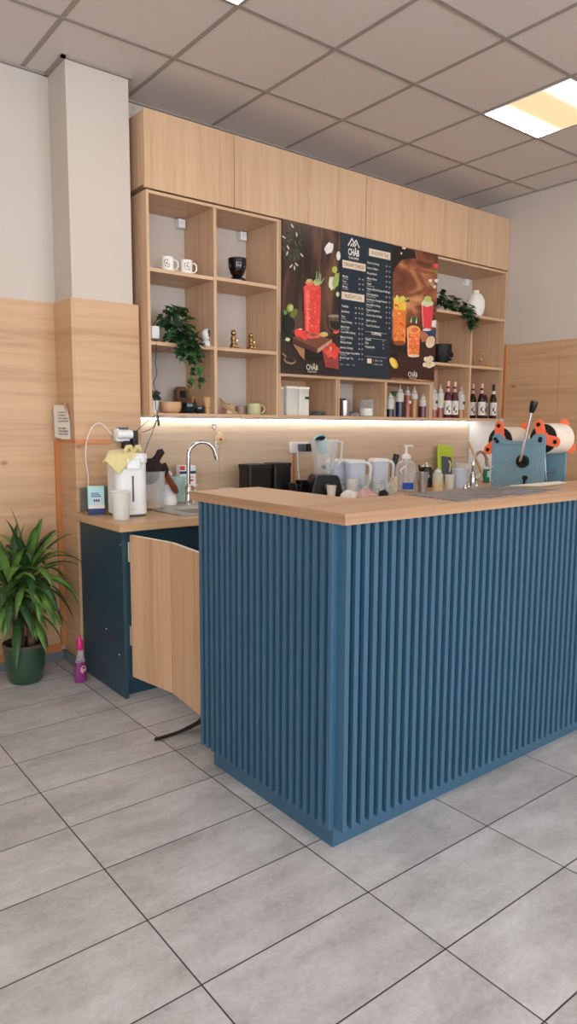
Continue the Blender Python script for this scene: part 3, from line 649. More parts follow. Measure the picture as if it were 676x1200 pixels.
obj('bowl', bm, 'sinkm', t)
bm = B(); lathe(bm, [(0, 0), (.04, 0), (.04, .006), (0, .006)], (-.09, -.05, -.164), 20); obj('drain', bm, 'chrome', t)
# gooseneck taps
def tap(label, loc, rz, h=.26, r=.085, body=.024):
    t = thing('tap', label, 'tap', loc, rz, group='chrome gooseneck taps')
    bm = B(); lathe(bm, [(0, 0), (body+.006, 0), (body+.006, .006), (body, .012), (body, .105), (body-.006, .118), (.013, .125), (0, .125)]); obj('tap_body', bm, 'chrome', t, smooth=True)
    bm = B(); pts = [(0, 0, .10), (0, 0, .18), (0, 0, h)] + arc((r, 0, h), r, PI, .12*PI, 16) 
    e = Vector(pts[-1]); pts += [tuple(e+Vector((.012, 0, -.035)))]
    tube(bm, pts, .0125, 14); obj('spout', bm, 'chrome', t, smooth=True)
    bm = B(); tube(bm, [tuple(e+Vector((.008, 0, -.022))), tuple(e+Vector((.018, 0, -.058)))], .015, 14); obj('aerator', bm, 'chrome', t, smooth=True)
    bm = B(); tube(bm, [(0, -body+.004, .07), (0, -.045, .072)], .013, 12); tube(bm, [(0, -.04, .072), (.01, -.052, .085), (.04, -.06, .128)], [.006, .006, .0045], 10); obj('lever', bm, 'chrome', t, smooth=True)
    return t
tap('tall chrome gooseneck tap at the sink beside the water boiler', (.70, -.735, BZ+.006), -.25, .30, .088)
tap('chrome gooseneck tap in front of the blue machine side plate', (3.27, -.95, BZ), .1, .185, .105)

# ================================================================== BAR COUNTER
CTOP, CBOT = 1.166, 1.129
bm = B()
prism(bm, [(-.06, -3.01), (3.25, -3.01), (3.25, -2.67), (.295, -2.67), (.295, -2.05), (-.06, -2.05)], 2, CBOT, CTOP)
t = thing('bar_worktop', 'L-shaped oak bar top on the slatted blue counter', 'worktop', (.1, -2.8, CBOT))
for v in bm.verts: v.co -= Vector((.1, -2.8, CBOT))
top = obj('top', bm, ['oak_topx', 'oak_edge'], t, bevel=.0012)
for f in top.data.polygons:
    if abs(f.normal.z) < .5: f.material_index = 1
bm = B()
for a in ((-.048, 3.24, -2.998, -2.982), (-.048, -.03, -2.982, -2.06)): box(bm, *a, CBOT-.006, CBOT)
for v in bm.verts: v.co -= Vector((.1, -2.8, CBOT))
t = thing('bar_counter', 'blue bar counter clad with vertical slats', 'counter', (1.2, -2.6, 0))
off = Vector((1.2, -2.6, 0))
def lobj(name, bm, mat, par, o=off, **k):
    for v in bm.verts: v.co -= o
    return obj(name, bm, mat, par, **k)
bm.free()
bm = B(); box(bm, -.010, 3.2, -2.940, -2.920, .085, CBOT-.001); box(bm, -.010, .010, -2.920, -2.125, .085, CBOT-.001); lobj('backing_board', bm, 'gapshade', t)
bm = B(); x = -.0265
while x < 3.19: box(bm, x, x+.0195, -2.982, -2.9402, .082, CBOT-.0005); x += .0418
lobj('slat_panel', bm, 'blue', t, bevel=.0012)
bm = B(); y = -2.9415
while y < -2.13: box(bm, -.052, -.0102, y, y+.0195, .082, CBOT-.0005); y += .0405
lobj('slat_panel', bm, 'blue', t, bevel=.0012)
bm = B(); box(bm, -.018, 3.2, -2.925, -2.905, 0, .084); box(bm, -.018, .002, -2.905, -2.163, 0, .084); lobj('plinth', bm, 'blue', t, bevel=.001)
bm = B(); box(bm, .010, 3.2, -2.920, -2.70, .10, CBOT-.001); box(bm, .010, .25, -2.70, -2.125, .10, CBOT-.001); lobj('inner_carcass', bm, 'petrol', t)
bm = B(); box(bm, .25, 3.2, -2.70, -2.13, .86, .90); lobj('lower_worktop', bm, 'oak_topx', t, bevel=.001)
bm = B(); box(bm, .27, 3.18, -2.70, -2.17, .08, .86); lobj('under_cabinet', bm, 'petrol', t)
# mat and sheet on the bar top
def onz(u, v, z): p = at(u, v, 2, z); return (p.x, p.y)
def plate(pts, z0, z1, name, mat, label, cat):
    cx = sum(p[0] for p in pts)/len(pts); cy = sum(p[1] for p in pts)/len(pts)
    bm = B(); prism(bm, [(a-cx, b-cy) for a, b in pts], 2, 0, z1-z0)
    return tag(obj(name, bm, mat, loc=(cx, cy, z0)), label, cat)
plate([onz(473, 579.6, CTOP), onz(538, 588.2, CTOP), onz(657, 574.8, CTOP), (1.20, -2.672)], CTOP, CTOP+.003, 'bar_mat', 'mat', 'grey speckled mat lying on the bar top', 'mat')
plate([(1.26, -2.69), (1.70, -2.672), (1.62, -2.76), (1.33, -2.80)], CTOP+.0032, CTOP+.0048, 'paper_sheet', 'paper', 'thin white sheet on the bar top before the blue machine', 'paper')

# ================================================================== CUP SEALING MACHINE
SXm, SYa, SYb, SZ0 = 1.76, -2.548, -2.222, .90
t = thing('cup_sealing_machine', 'light blue cup sealing machine with orange film spools and lever', 'machine', (SXm, (SYa+SYb)/2, SZ0))
so = Vector((SXm, (SYa+SYb)/2, SZ0))
def side(x):
    z1 = 1.352
    out = [(SYa, SZ0), (SYa, z1+.036), (SYa+.012, z1+.046), (SYa+.028, z1+.052)]
    for c0, c1 in ((SYa+.050, SYa+.135), (SYa+.165, SYb-.055)): pass
    out += [(SYa+.05, z1+.046), (SYa+.062, z1+.05)]
    n = 10
    for i in range(n+1):
        a = PI*i/n; out.append((SYa+.17-.095*math.cos(a), z1+.040-.030*math.sin(a)))
    out += [(SYb-.05, z1+.052), (SYb-.03, z1+.046), (SYb-.012, z1+.050), (SYb, z1+.030), (SYb, SZ0)]
    bm = B(); prism(bm, out, 0, x, x+.006); box(bm, x-.004, x, SYa, SYb, z1-.006, z1); return bm
for x in (SXm, SXm+.20): lobj('side_plate', side(x), 'sealer', t, so, bevel=.001)
bm = B(); box(bm, SXm+.008, SXm+.198, SYa+.05, SYb-.02, SZ0, SZ0+.04); box(bm, SXm+.008, SXm+.198, SYa+.20, SYb-.02, 1.08, 1.14); box(bm, SXm+.008, SXm+.198, SYb-.05, SYb-.02, 1.0, 1.30); lobj('base_body', bm, 'sealer', t, so, bevel=.002)
bm = B()
for y, z in ((SYa+.055, 1.20), (SYa+.07, 1.10), (SYa+.03, 1.0)): tube(bm, [(SXm+.006, y, z), (SXm+.20, y, z)], .006, 10)
tube(bm, [(SXm+.10, SYa+.03, 1.0), (SXm+.07, SYa+.045, 1.30)], .003, 8)
lobj('guide_rod', bm, 'steel', t, so, smooth=True)
bm = B(); pz, py = 1.257, -2.425
tube(bm, [(SXm-.022, py, pz), (SXm, py, pz)], .034, 20); tube(bm, [(SXm-.03, py, pz), (SXm-.022, py, pz)], .014, 14); pv = lobj('lever_hub', bm, 'black', t, so, smooth=True)
tip = at(626.5, 470, 0, SXm-.03); g0 = at(622.5, 483.5, 0, SXm-.03)
bm = B(); tube(bm, [(SXm-.03, py, pz), tuple(g0)], .0075, 12); lobj('lever', bm, 'chrome', t, so, smooth=True)
bm = B(); tube(bm, [tuple(g0), tuple(g0.lerp(tip, .3)), tuple(g0.lerp(tip, .8)), tuple(tip)], [.012, .017, .020, .018], 14); lobj('lever_grip', bm, 'black', t, so, smooth=True)
bm = B(); tube(bm, [(SXm-.012, -2.44, 1.17), (SXm, -2.44, 1.17)], .013, 12); tube(bm, [(SXm-.008, -2.44, 1.17), (SXm-.008, -2.436, 1.13)], .006, 8); lobj('small_knob', bm, 'black', t, so, smooth=True)
for y, z in ((SYb-.012, 1.22), (SYb-.012, 1.14), (SYa+.035, 1.23), (SYb-.06, 1.12), (SYa+.10, 1.13), (SYb-.10, 1.26)): bm = B(); tube(bm, [(SXm-.004, y, z), (SXm, y, z)], .0055, 8); lobj('screw', bm, 'chrome', t, so)
for y, z in ((SYa+.028, 1.368), (SYb-.025, 1.372)):
    bm = B(); tube(bm, [(SXm-.012, y, z), (SXm-.001, y, z)], .009, 10); lobj('spindle_stop', bm, 'black', t, so, smooth=True)
def spool(cy, cz, ph, R=.083):
    def tri(x0, x1, ph):
        pts = []
        for k in range(3):
            a = ph+k*2*PI/3; c = (cy+R*math.cos(a), cz+R*math.sin(a))
            for i in range(9): b = a-PI*.5+PI*i/8; pts.append((c[0]+.027*math.cos(b), c[1]+.027*math.sin(b)))
            am = a+PI/3
            for d in (-.28, 0, .28): pts.append((cy+R*.50*math.cos(am+d), cz+R*.50*math.sin(am+d)))
        bm = B(); prism(bm, pts, 0, x0, x1); return bm
    fr = lobj('spool_flange', tri(SXm+.012, SXm+.020, ph), 'orange', t, so, bevel=.0015)
    bk = lobj('spool_flange', tri(SXm+.186, SXm+.194, ph+.5), 'orange', t, so, bevel=.0015)
    bm = B(); tube(bm, [(SXm+.021, cy, cz), (SXm+.026, cy, cz)], .076, 32); tube(bm, [(SXm-.008, cy, cz), (SXm+.196, cy, cz)], .010, 14); lobj('spool_core', bm, 'blackm', t, so, smooth=True)
    bm = B(); tube(bm, [(SXm+.0265, cy, cz), (SXm+.185, cy, cz)], .080, 36); lobj('film_roll', bm, 'film', t, so, smooth=True)
    for k in range(3):
        bm = B(); a = ph+k*2*PI/3; tube(bm, [(SXm+.008, cy+R*math.cos(a), cz+R*math.sin(a)), (SXm+.0121, cy+R*math.cos(a), cz+R*math.sin(a))], .011, 12); lobj('bolt', bm, 'black', fr, so)
a1 = at(585, 499, 0, SXm+.016); a2 = at(572, 527, 0, SXm+.016); mid = (a1+a2)/2; dd = (a2-a1); nrm = Vector((0, -dd.z, dd.y)).normalized()
if nrm.y > 0: nrm = -nrm
c = mid+nrm*.0425; spool(c.y, c.z, math.atan2(a1.z-c.z, a1.y-c.y), (a1-c).length)
a1 = at(631.5, 497.5, 0, SXm+.016); a2 = at(651, 517, 0, SXm+.016); mid = (a1+a2)/2; dd = (a2-a1); nrm = Vector((0, -dd.z, dd.y)).normalized()
if nrm.z > 0: nrm = -nrm
c = mid+nrm*.040; spool(c.y, c.z, math.atan2(a1.z-c.z, a1.y-c.y), (a1-c).length)

# ================================================================== PLANTS
def ivy_leaf(bm, p, d, s, mi, up=Vector((0, 0, 1))):
    "five-lobed leaf at p pointing along d, folded a little along its rib"
    d = Vector(d).normalized(); sdv = d.cross(up)
    if sdv.length < .1: sdv = Vector((1, 0, 0))
    sdv.normalize(); n = sdv.cross(d)
    L_ = [(0, 0), (.42, -.12), (.30, .22), (.55, .52), (.24, .56), (0, 1.08)]
    a = random.uniform(.10, .3)
    mk = lambda x, y: bm.verts.new(p + s*(sdv*x + d*y + n*(abs(x)*a - .12*y*y)))
    c = [mk(0, 0), mk(0, .5), mk(0, 1.08)]
    for q in (1, -1):
        r = [mk(x*q, y) for x, y in L_[1:5]]
        f1 = bm.faces.new([c[0], r[0], r[1], c[1]]); f2 = bm.faces.new([c[1], r[1], r[2], r[3]]); f3 = bm.faces.new([c[1], r[3], c[2]])
        for f in (f1, f2, f3): f.material_index = mi
def ivy(label, loc, pot, clumps, vines, group='ivy plants on the wall shelves'):
    "loc: pot base; clumps: (centre offset, radii, count); vines: polylines of offsets"
    t = thing('ivy_plant', label, 'plant', loc, group=group)
    bm = B(); lathe(bm, pot, seg=24); obj('pot', bm, 'white', t, smooth=True)
    bm = B(); st = B()
    for c, r, n in clumps:
        c = Vector(c)
        for _ in range(n):
            v = Vector([random.gauss(0, 1) for _ in range(3)]).normalized()*random.uniform(.55, 1)
            p = c+Vector((v.x*r[0], v.y*r[1], v.z*r[2])); d = Vector((v.x, v.y-.5, v.z*.4-.35+random.uniform(-.4, .3)))
            if p.y > .10: p.y = .10
            ivy_leaf(bm, p, d, random.uniform(.040, .062), random.choice([0, 0, 1, 1, 1]), Vector((v.x*.3, v.y*.3-.6, .8)))
            if random.random() < .5: tube(st, [tuple(c*.6), tuple((c+p)/2+Vector((0, 0, .02))), tuple(p)], .0012, 5)
    for ln in vines:
        pts = [Vector(p) for p in ln]; tube(st, [tuple(p) for p in pts], .0016, 5)
        for a, b in zip(pts, pts[1:]):
            k = max(1, int((b-a).length/.022))
            for i in range(k):
                p = a.lerp(b, (i+random.random())/k); d = Vector((random.uniform(-1, 1), random.uniform(-.9, .1), random.uniform(-.9, -.1)))
                ivy_leaf(bm, p, d, random.uniform(.034, .052), random.choice([0, 0, 1]), Vector((0, -.8, .5)))
    obj('foliage', bm, ['leaf', 'leafd'], t); obj('stems', st, 'leaf', t)
    return t
S1L, S2L = 2.351, 1.930; S1R, S2R = 2.375, 1.956; S0 = Z0+.018
pot_p = [(0, 0), (.038, 0), (.050, .07), (.053, .095), (.049, .095), (.045, .07), (0, .07)]
p = at(206, 400, 1, -.62)
ivy('leafy ivy trailing from a white pot in the left shelf unit', (p.x, -.63, S2L), pot_p,
    [((-.035, -.05, .13), (.095, .08, .095), 72), ((-.02, -.10, .05), (.09, .05, .075), 60), ((.015, -.17, -.02), (.055, .03, .07), 28), ((-.05, -.15, .0), (.06, .035, .06), 24), ((-.02, -.05, .21), (.06, .04, .04), 14)],
    [[(.02, -.15, .02), (.0, -.175, -.06), (.0, -.175, -.15), (-.02, -.175, -.26)], [(.03, -.15, .02), (.045, -.175, -.06), (.055, -.175, -.14), (.05, -.175, -.25)], [(-.05, -.14, .02), (-.075, -.175, -.06), (-.08, -.175, -.12)], [(.0, -.15, .02), (.01, -.175, -.06), (.02, -.175, -.12)]])
p = at(516, 364, 1, -.63)
ivy('ivy hanging over the shelf beside the round white vase', (p.x+.01, -.63, S1R), [(r*.8, z*.8) for r, z in pot_p],
    [((0, -.04, .11), (.08, .06, .07), 46), ((.08, -.08, .07), (.09, .05, .055), 44), ((.16, -.14, .03), (.07, .03, .06), 34), ((.19, -.17, -.04), (.045, .015, .07), 22)],
    [[(.14, -.12, .04), (.18, -.165, -.03), (.185, -.17, -.09), (.165, -.17, -.13)], [(.19, -.12, .04), (.235, -.165, -.02), (.25, -.17, -.10), (.225, -.17, -.16)]])
# small trailing plant beside the wooden bowl
t = thing('potted_plant', 'small white pot with one dark drooping leaf cluster, bottom left niche', 'plant', (at(180, 485, 1, -.70).x, -.70, S0))
bm = B(); lathe(bm, [(0, 0), (.022, 0), (.032, .07), (.035, .075), (.030, .075), (.028, .06), (0, .06)], seg=20); obj('pot', bm, 'whitem', t, smooth=True)
bm = B()
for i in range(11):
    a = i*2.4; ivy_leaf(bm, Vector((.012*math.cos(a), .012*math.sin(a), .085+.004*i)), Vector((math.cos(a), -.3, math.sin(a)*.6)), .040, 0, Vector((.1, -.9, .4)))
obj('foliage', bm, 'leafd', t)
# yucca in green pot
t = thing('yucca_plant', 'yucca plant with long drooping leaves in a dark green pot', 'plant', (-.33, -.665, 0))
bm = B(); lathe(bm, [(0, 0), (.080, 0), (.092, .015), (.108, .10), (.113, .17), (.114, .212), (.106, .212), (.104, .17), (0, .17)], seg=40); obj('pot', bm, 'potg', t, smooth=True)
bm = B(); lathe(bm, [(.1135, .205), (.116, .212), (.116, .226), (.109, .228), (.104, .226), (.104, .205)], seg=40); obj('rim', bm, 'potrim', t, smooth=True)
bm = B(); lathe(bm, [(.1035, .19), (.07, .196), (0, .20)], seg=24); obj('soil', bm, 'soil', t)
crowns = [((-.022, .0, .19), (-.065, -.02, .56)), ((.038, -.01, .19), (.035, -.02, .64)), ((.006, .03, .19), (-.01, .04, .48))]
for k, (a, b) in enumerate(crowns):
    bm = B(); a = Vector(a); b = Vector(b); pts = [a.lerp(b, i/8)+Vector((random.uniform(-.002, .002), 0, 0)) for i in range(9)]
    tube(bm, [tuple(q) for q in pts], [(.024 if k < 2 else .014)*(1-.03*i)*(1+.08*(i % 2)) for i in range(9)], 12); obj('trunk', bm, 'bark', t, smooth=True)
bm = B()
def strap(base, az, el, L_, w, droop, mi):
    d = Vector((math.cos(az)*math.cos(el), math.sin(az)*math.cos(el), math.sin(el))); p = Vector(base); n = 9; side = Vector((-math.sin(az), math.cos(az), 0)); prev = None
    for i in range(n+1):
        s = i/n; ww = w*(.45+1.2*s if s < .35 else (.87+.25*math.sin((s-.35)*2.2)) if s < .62 else max(.0, (1-s)/.38)**.8*1.0)
        if i == n: ww = .0008
        nn = side.cross(d).normalized()
        q = p.copy(); wl = .19
        for v_ in (q,):
            if v_.y > wl: v_.y = wl
        row = [bm.verts.new(q-side*ww*.5+nn*ww*.16), bm.verts.new(q), bm.verts.new(q+side*ww*.5+nn*ww*.16)]
        for v_ in row:
            if v_.co.y > .225: v_.co.y = .225
        if prev:
            for j in range(2): f = bm.faces.new((prev[j], prev[j+1], row[j+1], row[j])); f.material_index = mi
        prev = row; p = p+d*(L_/n)
        d = (d+Vector((0, 0, -droop*(.4+s)/n*2.2))).normalized()
random.seed(21)
for (a, b), n in zip(crowns, (46, 54, 30)):
    for i in range(n):
        s = i/n; az = i*2.39996+random.uniform(-.25, .25); el = 1.35-1.75*s+random.uniform(-.12, .12)
        base = Vector(b)+Vector((0, 0, .02-.11*s))
        strap(base, az, el, random.uniform(.26, .38), random.uniform(.036, .054), .45+.85*s+random.uniform(0, .45), random.choice([0, 0, 1, 1]))
obj('leaves', bm, ['yucca', 'yuccad'], t)
#@@PART3
# ================================================================== THINGS ON THE SHELVES
def X(u, Y, v=480): return at(u, v, 1, Y).x
def Zat(u, v, Y): return at(u, v, 1, Y).z
def mug(label, loc, rz, r=.038, h=.085, mat='whitem', deco=True, group=None, handle=0):
    t = thing('mug', label, 'mug', loc, rz, group)
    bm = B(); lathe(bm, [(0, 0), (r*.93, 0), (r, .006), (r, h-.002), (r-.002, h), (r-.005, h-.002), (r-.005, .008), (0, .008)], seg=28); obj('cup', bm, mat, t, smooth=True)
    bm = B(); tube(bm, [(r-.003, 0, h*.80), (r+.014, 0, h*.83), (r+.026, 0, h*.66), (r+.026, 0, h*.38), (r+.014, 0, h*.18), (r-.003, 0, h*.2)], .0048, 10); obj('handle', bm, mat, t, smooth=True)
    if deco:
        bm = B()
        for a0, z0_, a1_, z1_, w in ((-2.0, .060, -1.35, .066, .0022), (-1.35, .066, -1.6, .045, .0022), (-2.0, .060, -1.8, .028, .0020), (-1.8, .028, -1.25, .022, .0024), (-1.6, .045, -1.15, .040, .002), (-1.15, .04, -1.2, .020, .002), (-1.75, .05, -1.35, .03, .002)):
            tube(bm, [((r+.0004)*math.cos(a0+(a1_-a0)*s/4), (r+.0004)*math.sin(a0+(a1_-a0)*s/4), z0_+(z1_-z0_)*s/4) for s in range(5)], w*.6, 6)
        obj('drawing', bm, ['ink'], t)
    return t
mug('white mug with a line drawing, left of the pair in the top left niche', (X(196, -.71, 312), -.71, S1L), -.55, group='white mugs with line drawings')
mug('white mug with a line drawing, right of the pair in the top left niche', (X(218, -.71, 314), -.71, S1L), -.35, group='white mugs with line drawings')
def head_pot(label, loc, rz, s=1, mat='blackg', feet=True):
    t = thing('head_planter', label, 'planter', loc, rz, 'black head-shaped planters')
    bm = B()
    z0 = .045 if feet else 0
    lathe(bm, [(0, z0), (.034, z0), (.046, z0+.02), (.056, z0+.05), (.060, z0+.085), (.060, z0+.11), (.056, z0+.11), (.054, z0+.085), (0, z0+.075)], seg=30, sy=1.05)
    if not feet: lathe(bm, [(0, 0), (.044, 0), (.036, .02), (.034, .02), (0, .02)], seg=24)
    for v in bm.verts: v.co *= s
    obj('head', bm, mat, t, smooth=True)
    bm = B(); ball(bm, (0, -.064*s, (z0+.05)*s), .012*s, (.7, .9, 1.3), 12); obj('nose', bm, mat, t, smooth=True)
    bm = B(); ball(bm, (0, -.056*s, (z0+.025)*s), .014*s, (1.2, .6, .5), 12); obj('mouth', bm, mat, t, smooth=True)
    for q in (-1, 1): bm = B(); ball(bm, (q*.061*s, 0, (z0+.055)*s), .013*s, (.5, .9, 1.4), 12); obj('ear', bm, mat, t, smooth=True)
    for q in (-1, 1): bm = B(); ball(bm, (q*.024*s, -.054*s, (z0+.068)*s), .011*s, (1.2, .5, .5), 10); obj('eye', bm, mat, t, smooth=True)
    if feet:
        bm = B(); lathe(bm, [(0, 0), (.060, 0), (.062, .014), (.052, .028), (.030, .038), (.026, .052), (0, .052)], seg=26, sx=1.0)
        for v in bm.verts: v.co *= s
        obj('shoulders', bm, mat, t, smooth=True)
    return t
head_pot('glossy black head-shaped planter on shoulders in the top niche beside the posters', (X(278, -.70, 327), -.70, S1L), .1, .98)
head_pot('matt black face planter in the middle niche right of the drink poster', (X(516, -.68, 425), -.68, S2R), .5, 1.42, 'blackm', False)
# security camera
t = thing('security_camera', 'white ball-shaped indoor security camera beside the ivy', 'camera', (X(243, -.68, 404), -.68, S2L))
bm = B(); lathe(bm, [(0, 0), (.040, 0), (.041, .006), (.036, .030), (.026, .042), (0, .043)], seg=28); obj('base', bm, 'white', t, smooth=True)
bm = B(); ball(bm, (0, 0, .078), .038, (1, 1, 1.05), 28); obj('ball_head', bm, 'white', t, smooth=True)
bm = B(); lathe(bm, [(0, 0), (.014, 0), (.024, -.005), (.0305, -.013), (.031, -.016), (.0, -.016)], seg=26)
rt = Matrix.Translation((0, 0, .080)) @ Vector((.42, -.88, .12)).to_track_quat('Z', 'Y').to_matrix().to_4x4() @ Matrix.Translation((0, 0, .0405))
for v in bm.verts: v.co = rt @ v.co
obj('lens_face', bm, 'blackg', t, smooth=True)
# gold figurines
def figurine(label, loc, rz, s):
    t = thing('figurine', label, 'figurine', loc, rz, 'gold bunny figurines')
    bm = B(); lathe(bm, [(0, 0), (.022, 0), (.024, .004), (.021, .022), (.013, .040), (.016, .054), (.017, .066), (.009, .080), (0, .082)], seg=20)
    for q in (-1, 1): ball(bm, (q*.014, -.008, .020), .013, (.8, 1.2, 1.1), 12)
    for v in bm.verts: v.co *= s
    obj('body', bm, 'gold', t, smooth=True)
    bm = B(); ball(bm, (0, 0, .092*s), .017*s, (1, 1, .95), 18); ball(bm, (0, -.014*s, .088*s), .007*s, seg=10); obj('head', bm, 'gold', t, smooth=True)
    for q in (-1, 1): bm = B(); ball(bm, (q*.011*s, 0, .108*s), .007*s, (.8, .6, 1.1), 10); obj('ear', bm, 'gold', t, smooth=True)
    for q in (-1, 1): bm = B(); tube(bm, [(q*.016*s, 0, .066*s), (q*.022*s, -.010*s, .052*s), (q*.006*s, -.022*s, .050*s)], .0055*s, 8); obj('arm', bm, 'gold', t, smooth=True)
    for q in (-1, 1): bm = B(); ball(bm, (q*.014*s, -.026*s, .007*s), .009*s, (.8, 1.5, .75), 10); obj('foot', bm, 'gold', t, smooth=True)
figurine('gold seated figurine, the left and larger of the two', (X(273.5, -.70, 406), -.70, S2L), .3, 1.12)
figurine('gold seated figurine, the right and smaller of the two', (X(294, -.70, 407), -.70, S2L), .3, 1.08)
# router with cable
t = thing('router', 'small white router with aerial left of the ivy', 'router', (X(180, -.66, 395), -.66, S2L+.028), 0)
bm = B(); box(bm, -.022, .03, -.02, .02, 0, .075); obj('case', bm, 'white', t, bevel=.004)
bm = B(); tube(bm, [(-.005, 0, .07), (.022, 0, .115)], .0025, 8); obj('aerial', bm, 'black', t)
bm = B(); tube(bm, [(-.02, -.01, -.020), (.0, -.03, -.018), (.03, -.02, -.022), (.06, -.03, -.020), (.04, -.06, -.022), (.0, -.05, -.022), (-.015, -.03, -.018)], .006, 8)
p0 = Vector(t.location)
def W2(u, v, Y): return tuple(at(u, v, 1, Y)-p0)
tag(obj('coiled_cable', bm, 'black', loc=p0), 'coiled black lead lying in front of the small router', 'cable')
bm = B(); pts = [at(183.5, 403, 1, -.778), at(182, 425, 1, -.778), at(184, 438, 1, -.776), at(180, 448, 1, -.778), at(182, 460, 1, -.776), at(182.5, 478, 1, -.778), at(185, 487, 1, -.780), at(186, 494, 1, -.78)]
o0 = pts[0].copy(); tube(bm, [tuple(p-o0) for p in pts], .0024, 7); tube(bm, [tuple(pts[-2]-o0), tuple(at(186, 499, 1, -.78)-o0)], .0075, 8)
tag(obj('hanging_cable', bm, 'black', loc=o0), 'black lead with switch hanging down the left shelf unit', 'cable')
# bottom left niche
t = thing('wooden_bowl', 'light wooden bowl in the bottom left niche', 'bowl', (X(200, -.68, 486), -.68, S0))
bm = B(); lathe(bm, [(0, 0), (.040, 0), (.058, .012), (.066, .035), (.066, .070), (.061, .070), (.058, .035), (.04, .012), (0, .010)], seg=32); obj('bowl', bm, 'claybowl', t, smooth=True)
for k, (u, r, h, y, l) in enumerate(((221.5, .052, .072, -.64, 'larger dark glazed bowl beside the wooden bowl'), (233.5, .038, .050, -.67, 'smaller dark glazed bowl beside the bamboo whisk'))):
    bm = B(); lathe(bm, [(0, 0), (r*.55, 0), (r*.9, h*.3), (r, h*.7), (r*.93, h), (r*.88, h), (r*.9, h*.7), (r*.5, h*.12), (0, h*.1)], seg=28)
    tag(obj('tea_bowl', bm, 'glaze', smooth=True, loc=(X(u, y, 486), y, S0)), l, 'bowl', 'dark glazed tea bowls')
t = thing('tea_packet', 'brown paper tea packet standing behind the bowls', 'packet', (X(212, -.50, 480), -.50, S0), .1)
bm = B(); prism(bm, [(-.04, 0), (.04, 0), (.040, .15), (.022, .175), (-.022, .175), (-.040, .15)], 1, -.022, .022); obj('bag', bm, 'walnut', t, bevel=.002)
bm = B(); box(bm, -.023, .023, -.0235, -.0225, .105, .15); obj('label', bm, 'black', t)
t = thing('wooden_box', 'small wooden box with carved openings behind the dark bowls', 'box', (X(228, -.52, 478), -.52, S0))
bm = B(); box(bm, -.03, .03, -.02, .02, 0, .112); obj('case', bm, 'ochre', t, bevel=.002)
bm = B(); box(bm, -.018, -.004, -.0215, -.019, .02, .10); box(bm, .004, .018, -.0215, -.019, .02, .10); obj('opening', bm, 'walnut', t)
t = thing('bamboo_whisk', 'bamboo matcha whisk standing on its handle', 'whisk', (X(243.3, -.69, 486), -.69, S0))
bm = B(); lathe(bm, [(0, 0), (.017, 0), (.016, .040), (0, .040)], seg=18); obj('handle', bm, 'bamboo', t, smooth=True)
bm = B(); lathe(bm, [(0, .045), (.012, .042), (.017, .052), (.026, .105), (.023, .105), (.012, .06), (0, .055)], seg=32)
for i in range(24):
    a = 2*PI*i/24; tube(bm, [(.015*math.cos(a), .015*math.sin(a), .045), (.021*math.cos(a), .021*math.sin(a), .078), (.027*math.cos(a), .027*math.sin(a), .108)], .0013, 5)
obj('tines', bm, 'bamboo', t)
# bottom niche beside: card, cups
t = thing('folded_card', 'folded kraft card leaning out over the shelf edge', 'card', (X(274, -.72, 486), -.72, S0))
bm = B()
a, b, c, d = [at(u, v, 1, y)-Vector(t.location) for u, v, y in ((257, 466, -.60), (258.5, 476, -.62), (283, 489, -.785), (279, 485, -.76))]
th = Vector((0, -.003, .002))
def quadplate(bm, q, th):
    v0 = [bm.verts.new(p) for p in q]; v1 = [bm.verts.new(p+th) for p in q]
    bm.faces.new(v0); bm.faces.new(v1[::-1])
    for i in range(4): bm.faces.new((v0[i], v0[(i+1) % 4], v1[(i+1) % 4], v1[i]))
quadplate(bm, [a, b, c, d], th)
e, f = [at(u, v, 1, -.785)-Vector(t.location) for u, v in ((296, 487.5), (295, 491.5))]; g = at(281, 491, 1, -.785)-Vector(t.location)
obj('sloping_flap', bm, 'tan', t)
bm = B(); quadplate(bm, [c+Vector((-.004, .0, .004)), e, f, g], Vector((0, -.002, 0))); obj('front_flap', bm, 'tan', t)
mug('pale green handmade mug in the bottom niche beside the card', (X(297.5, -.64, 484), -.64, S0), -.35, .047, .076, 'celadon', False, 'handmade cups')
mug('mottled brown handmade cup behind the pale green mug', (X(283, -.54, 480), -.54, S0), PI*.9, .040, .062, 'mauve', False, 'handmade cups')
t = thing('paper_bag', 'pale folded paper bag behind the kraft card', 'bag', (X(267, -.58, 482), -.58, S0), .2)
bm = B(); prism(bm, [(-.035, 0), (.04, 0), (.045, .05), (.02, .075), (-.03, .06)], 1, -.02, .03); obj('bag', bm, 'tan', t, bevel=.003)
bm = B(); box(bm, -.02, .025, -.0215, -.0205, .012, .042); obj('print', bm, 'paper', t)
# containers under the poster
for k, (u0, u1, h, y, l) in enumerate(((329.6, 335, .180, -.64, 'leftmost narrow grain container under the red drink poster'), (336, 349.5, .184, -.68, 'wide middle grain container under the red drink poster'), (351, 362.5, .182, -.70, 'right labelled grain container under the red drink poster'))):
    x0_, x1_ = X(u0, y-.04), X(u1, y-.04)
    t = thing('food_container', l, 'container', ((x0_+x1_)/2, y, S0), group='grain containers'); w = (x1_-x0_)/2
    bm = B(); prism(bm, rrect(-w, w, -.04, .04, .01, 3), 2, 0, h); obj('body', bm, 'frost', t)
    bm = B(); prism(bm, rrect(-w+.003, w-.003, -.037, .037, .008, 3), 2, .003, h*(.62, .55, .78)[k]); obj('contents', bm, 'rice' if k < 2 else 'whitem', t)
    bm = B(); prism(bm, rrect(-w-.002, w+.002, -.042, .042, .01, 3), 2, h, h+.016); obj('lid', bm, 'whitem', t, bevel=.002)
    if k == 2:
        bm = B(); box(bm, .004, w-.004, -.0415, -.0402, h*.62, h*.72); obj('label', bm, 'ink', t)
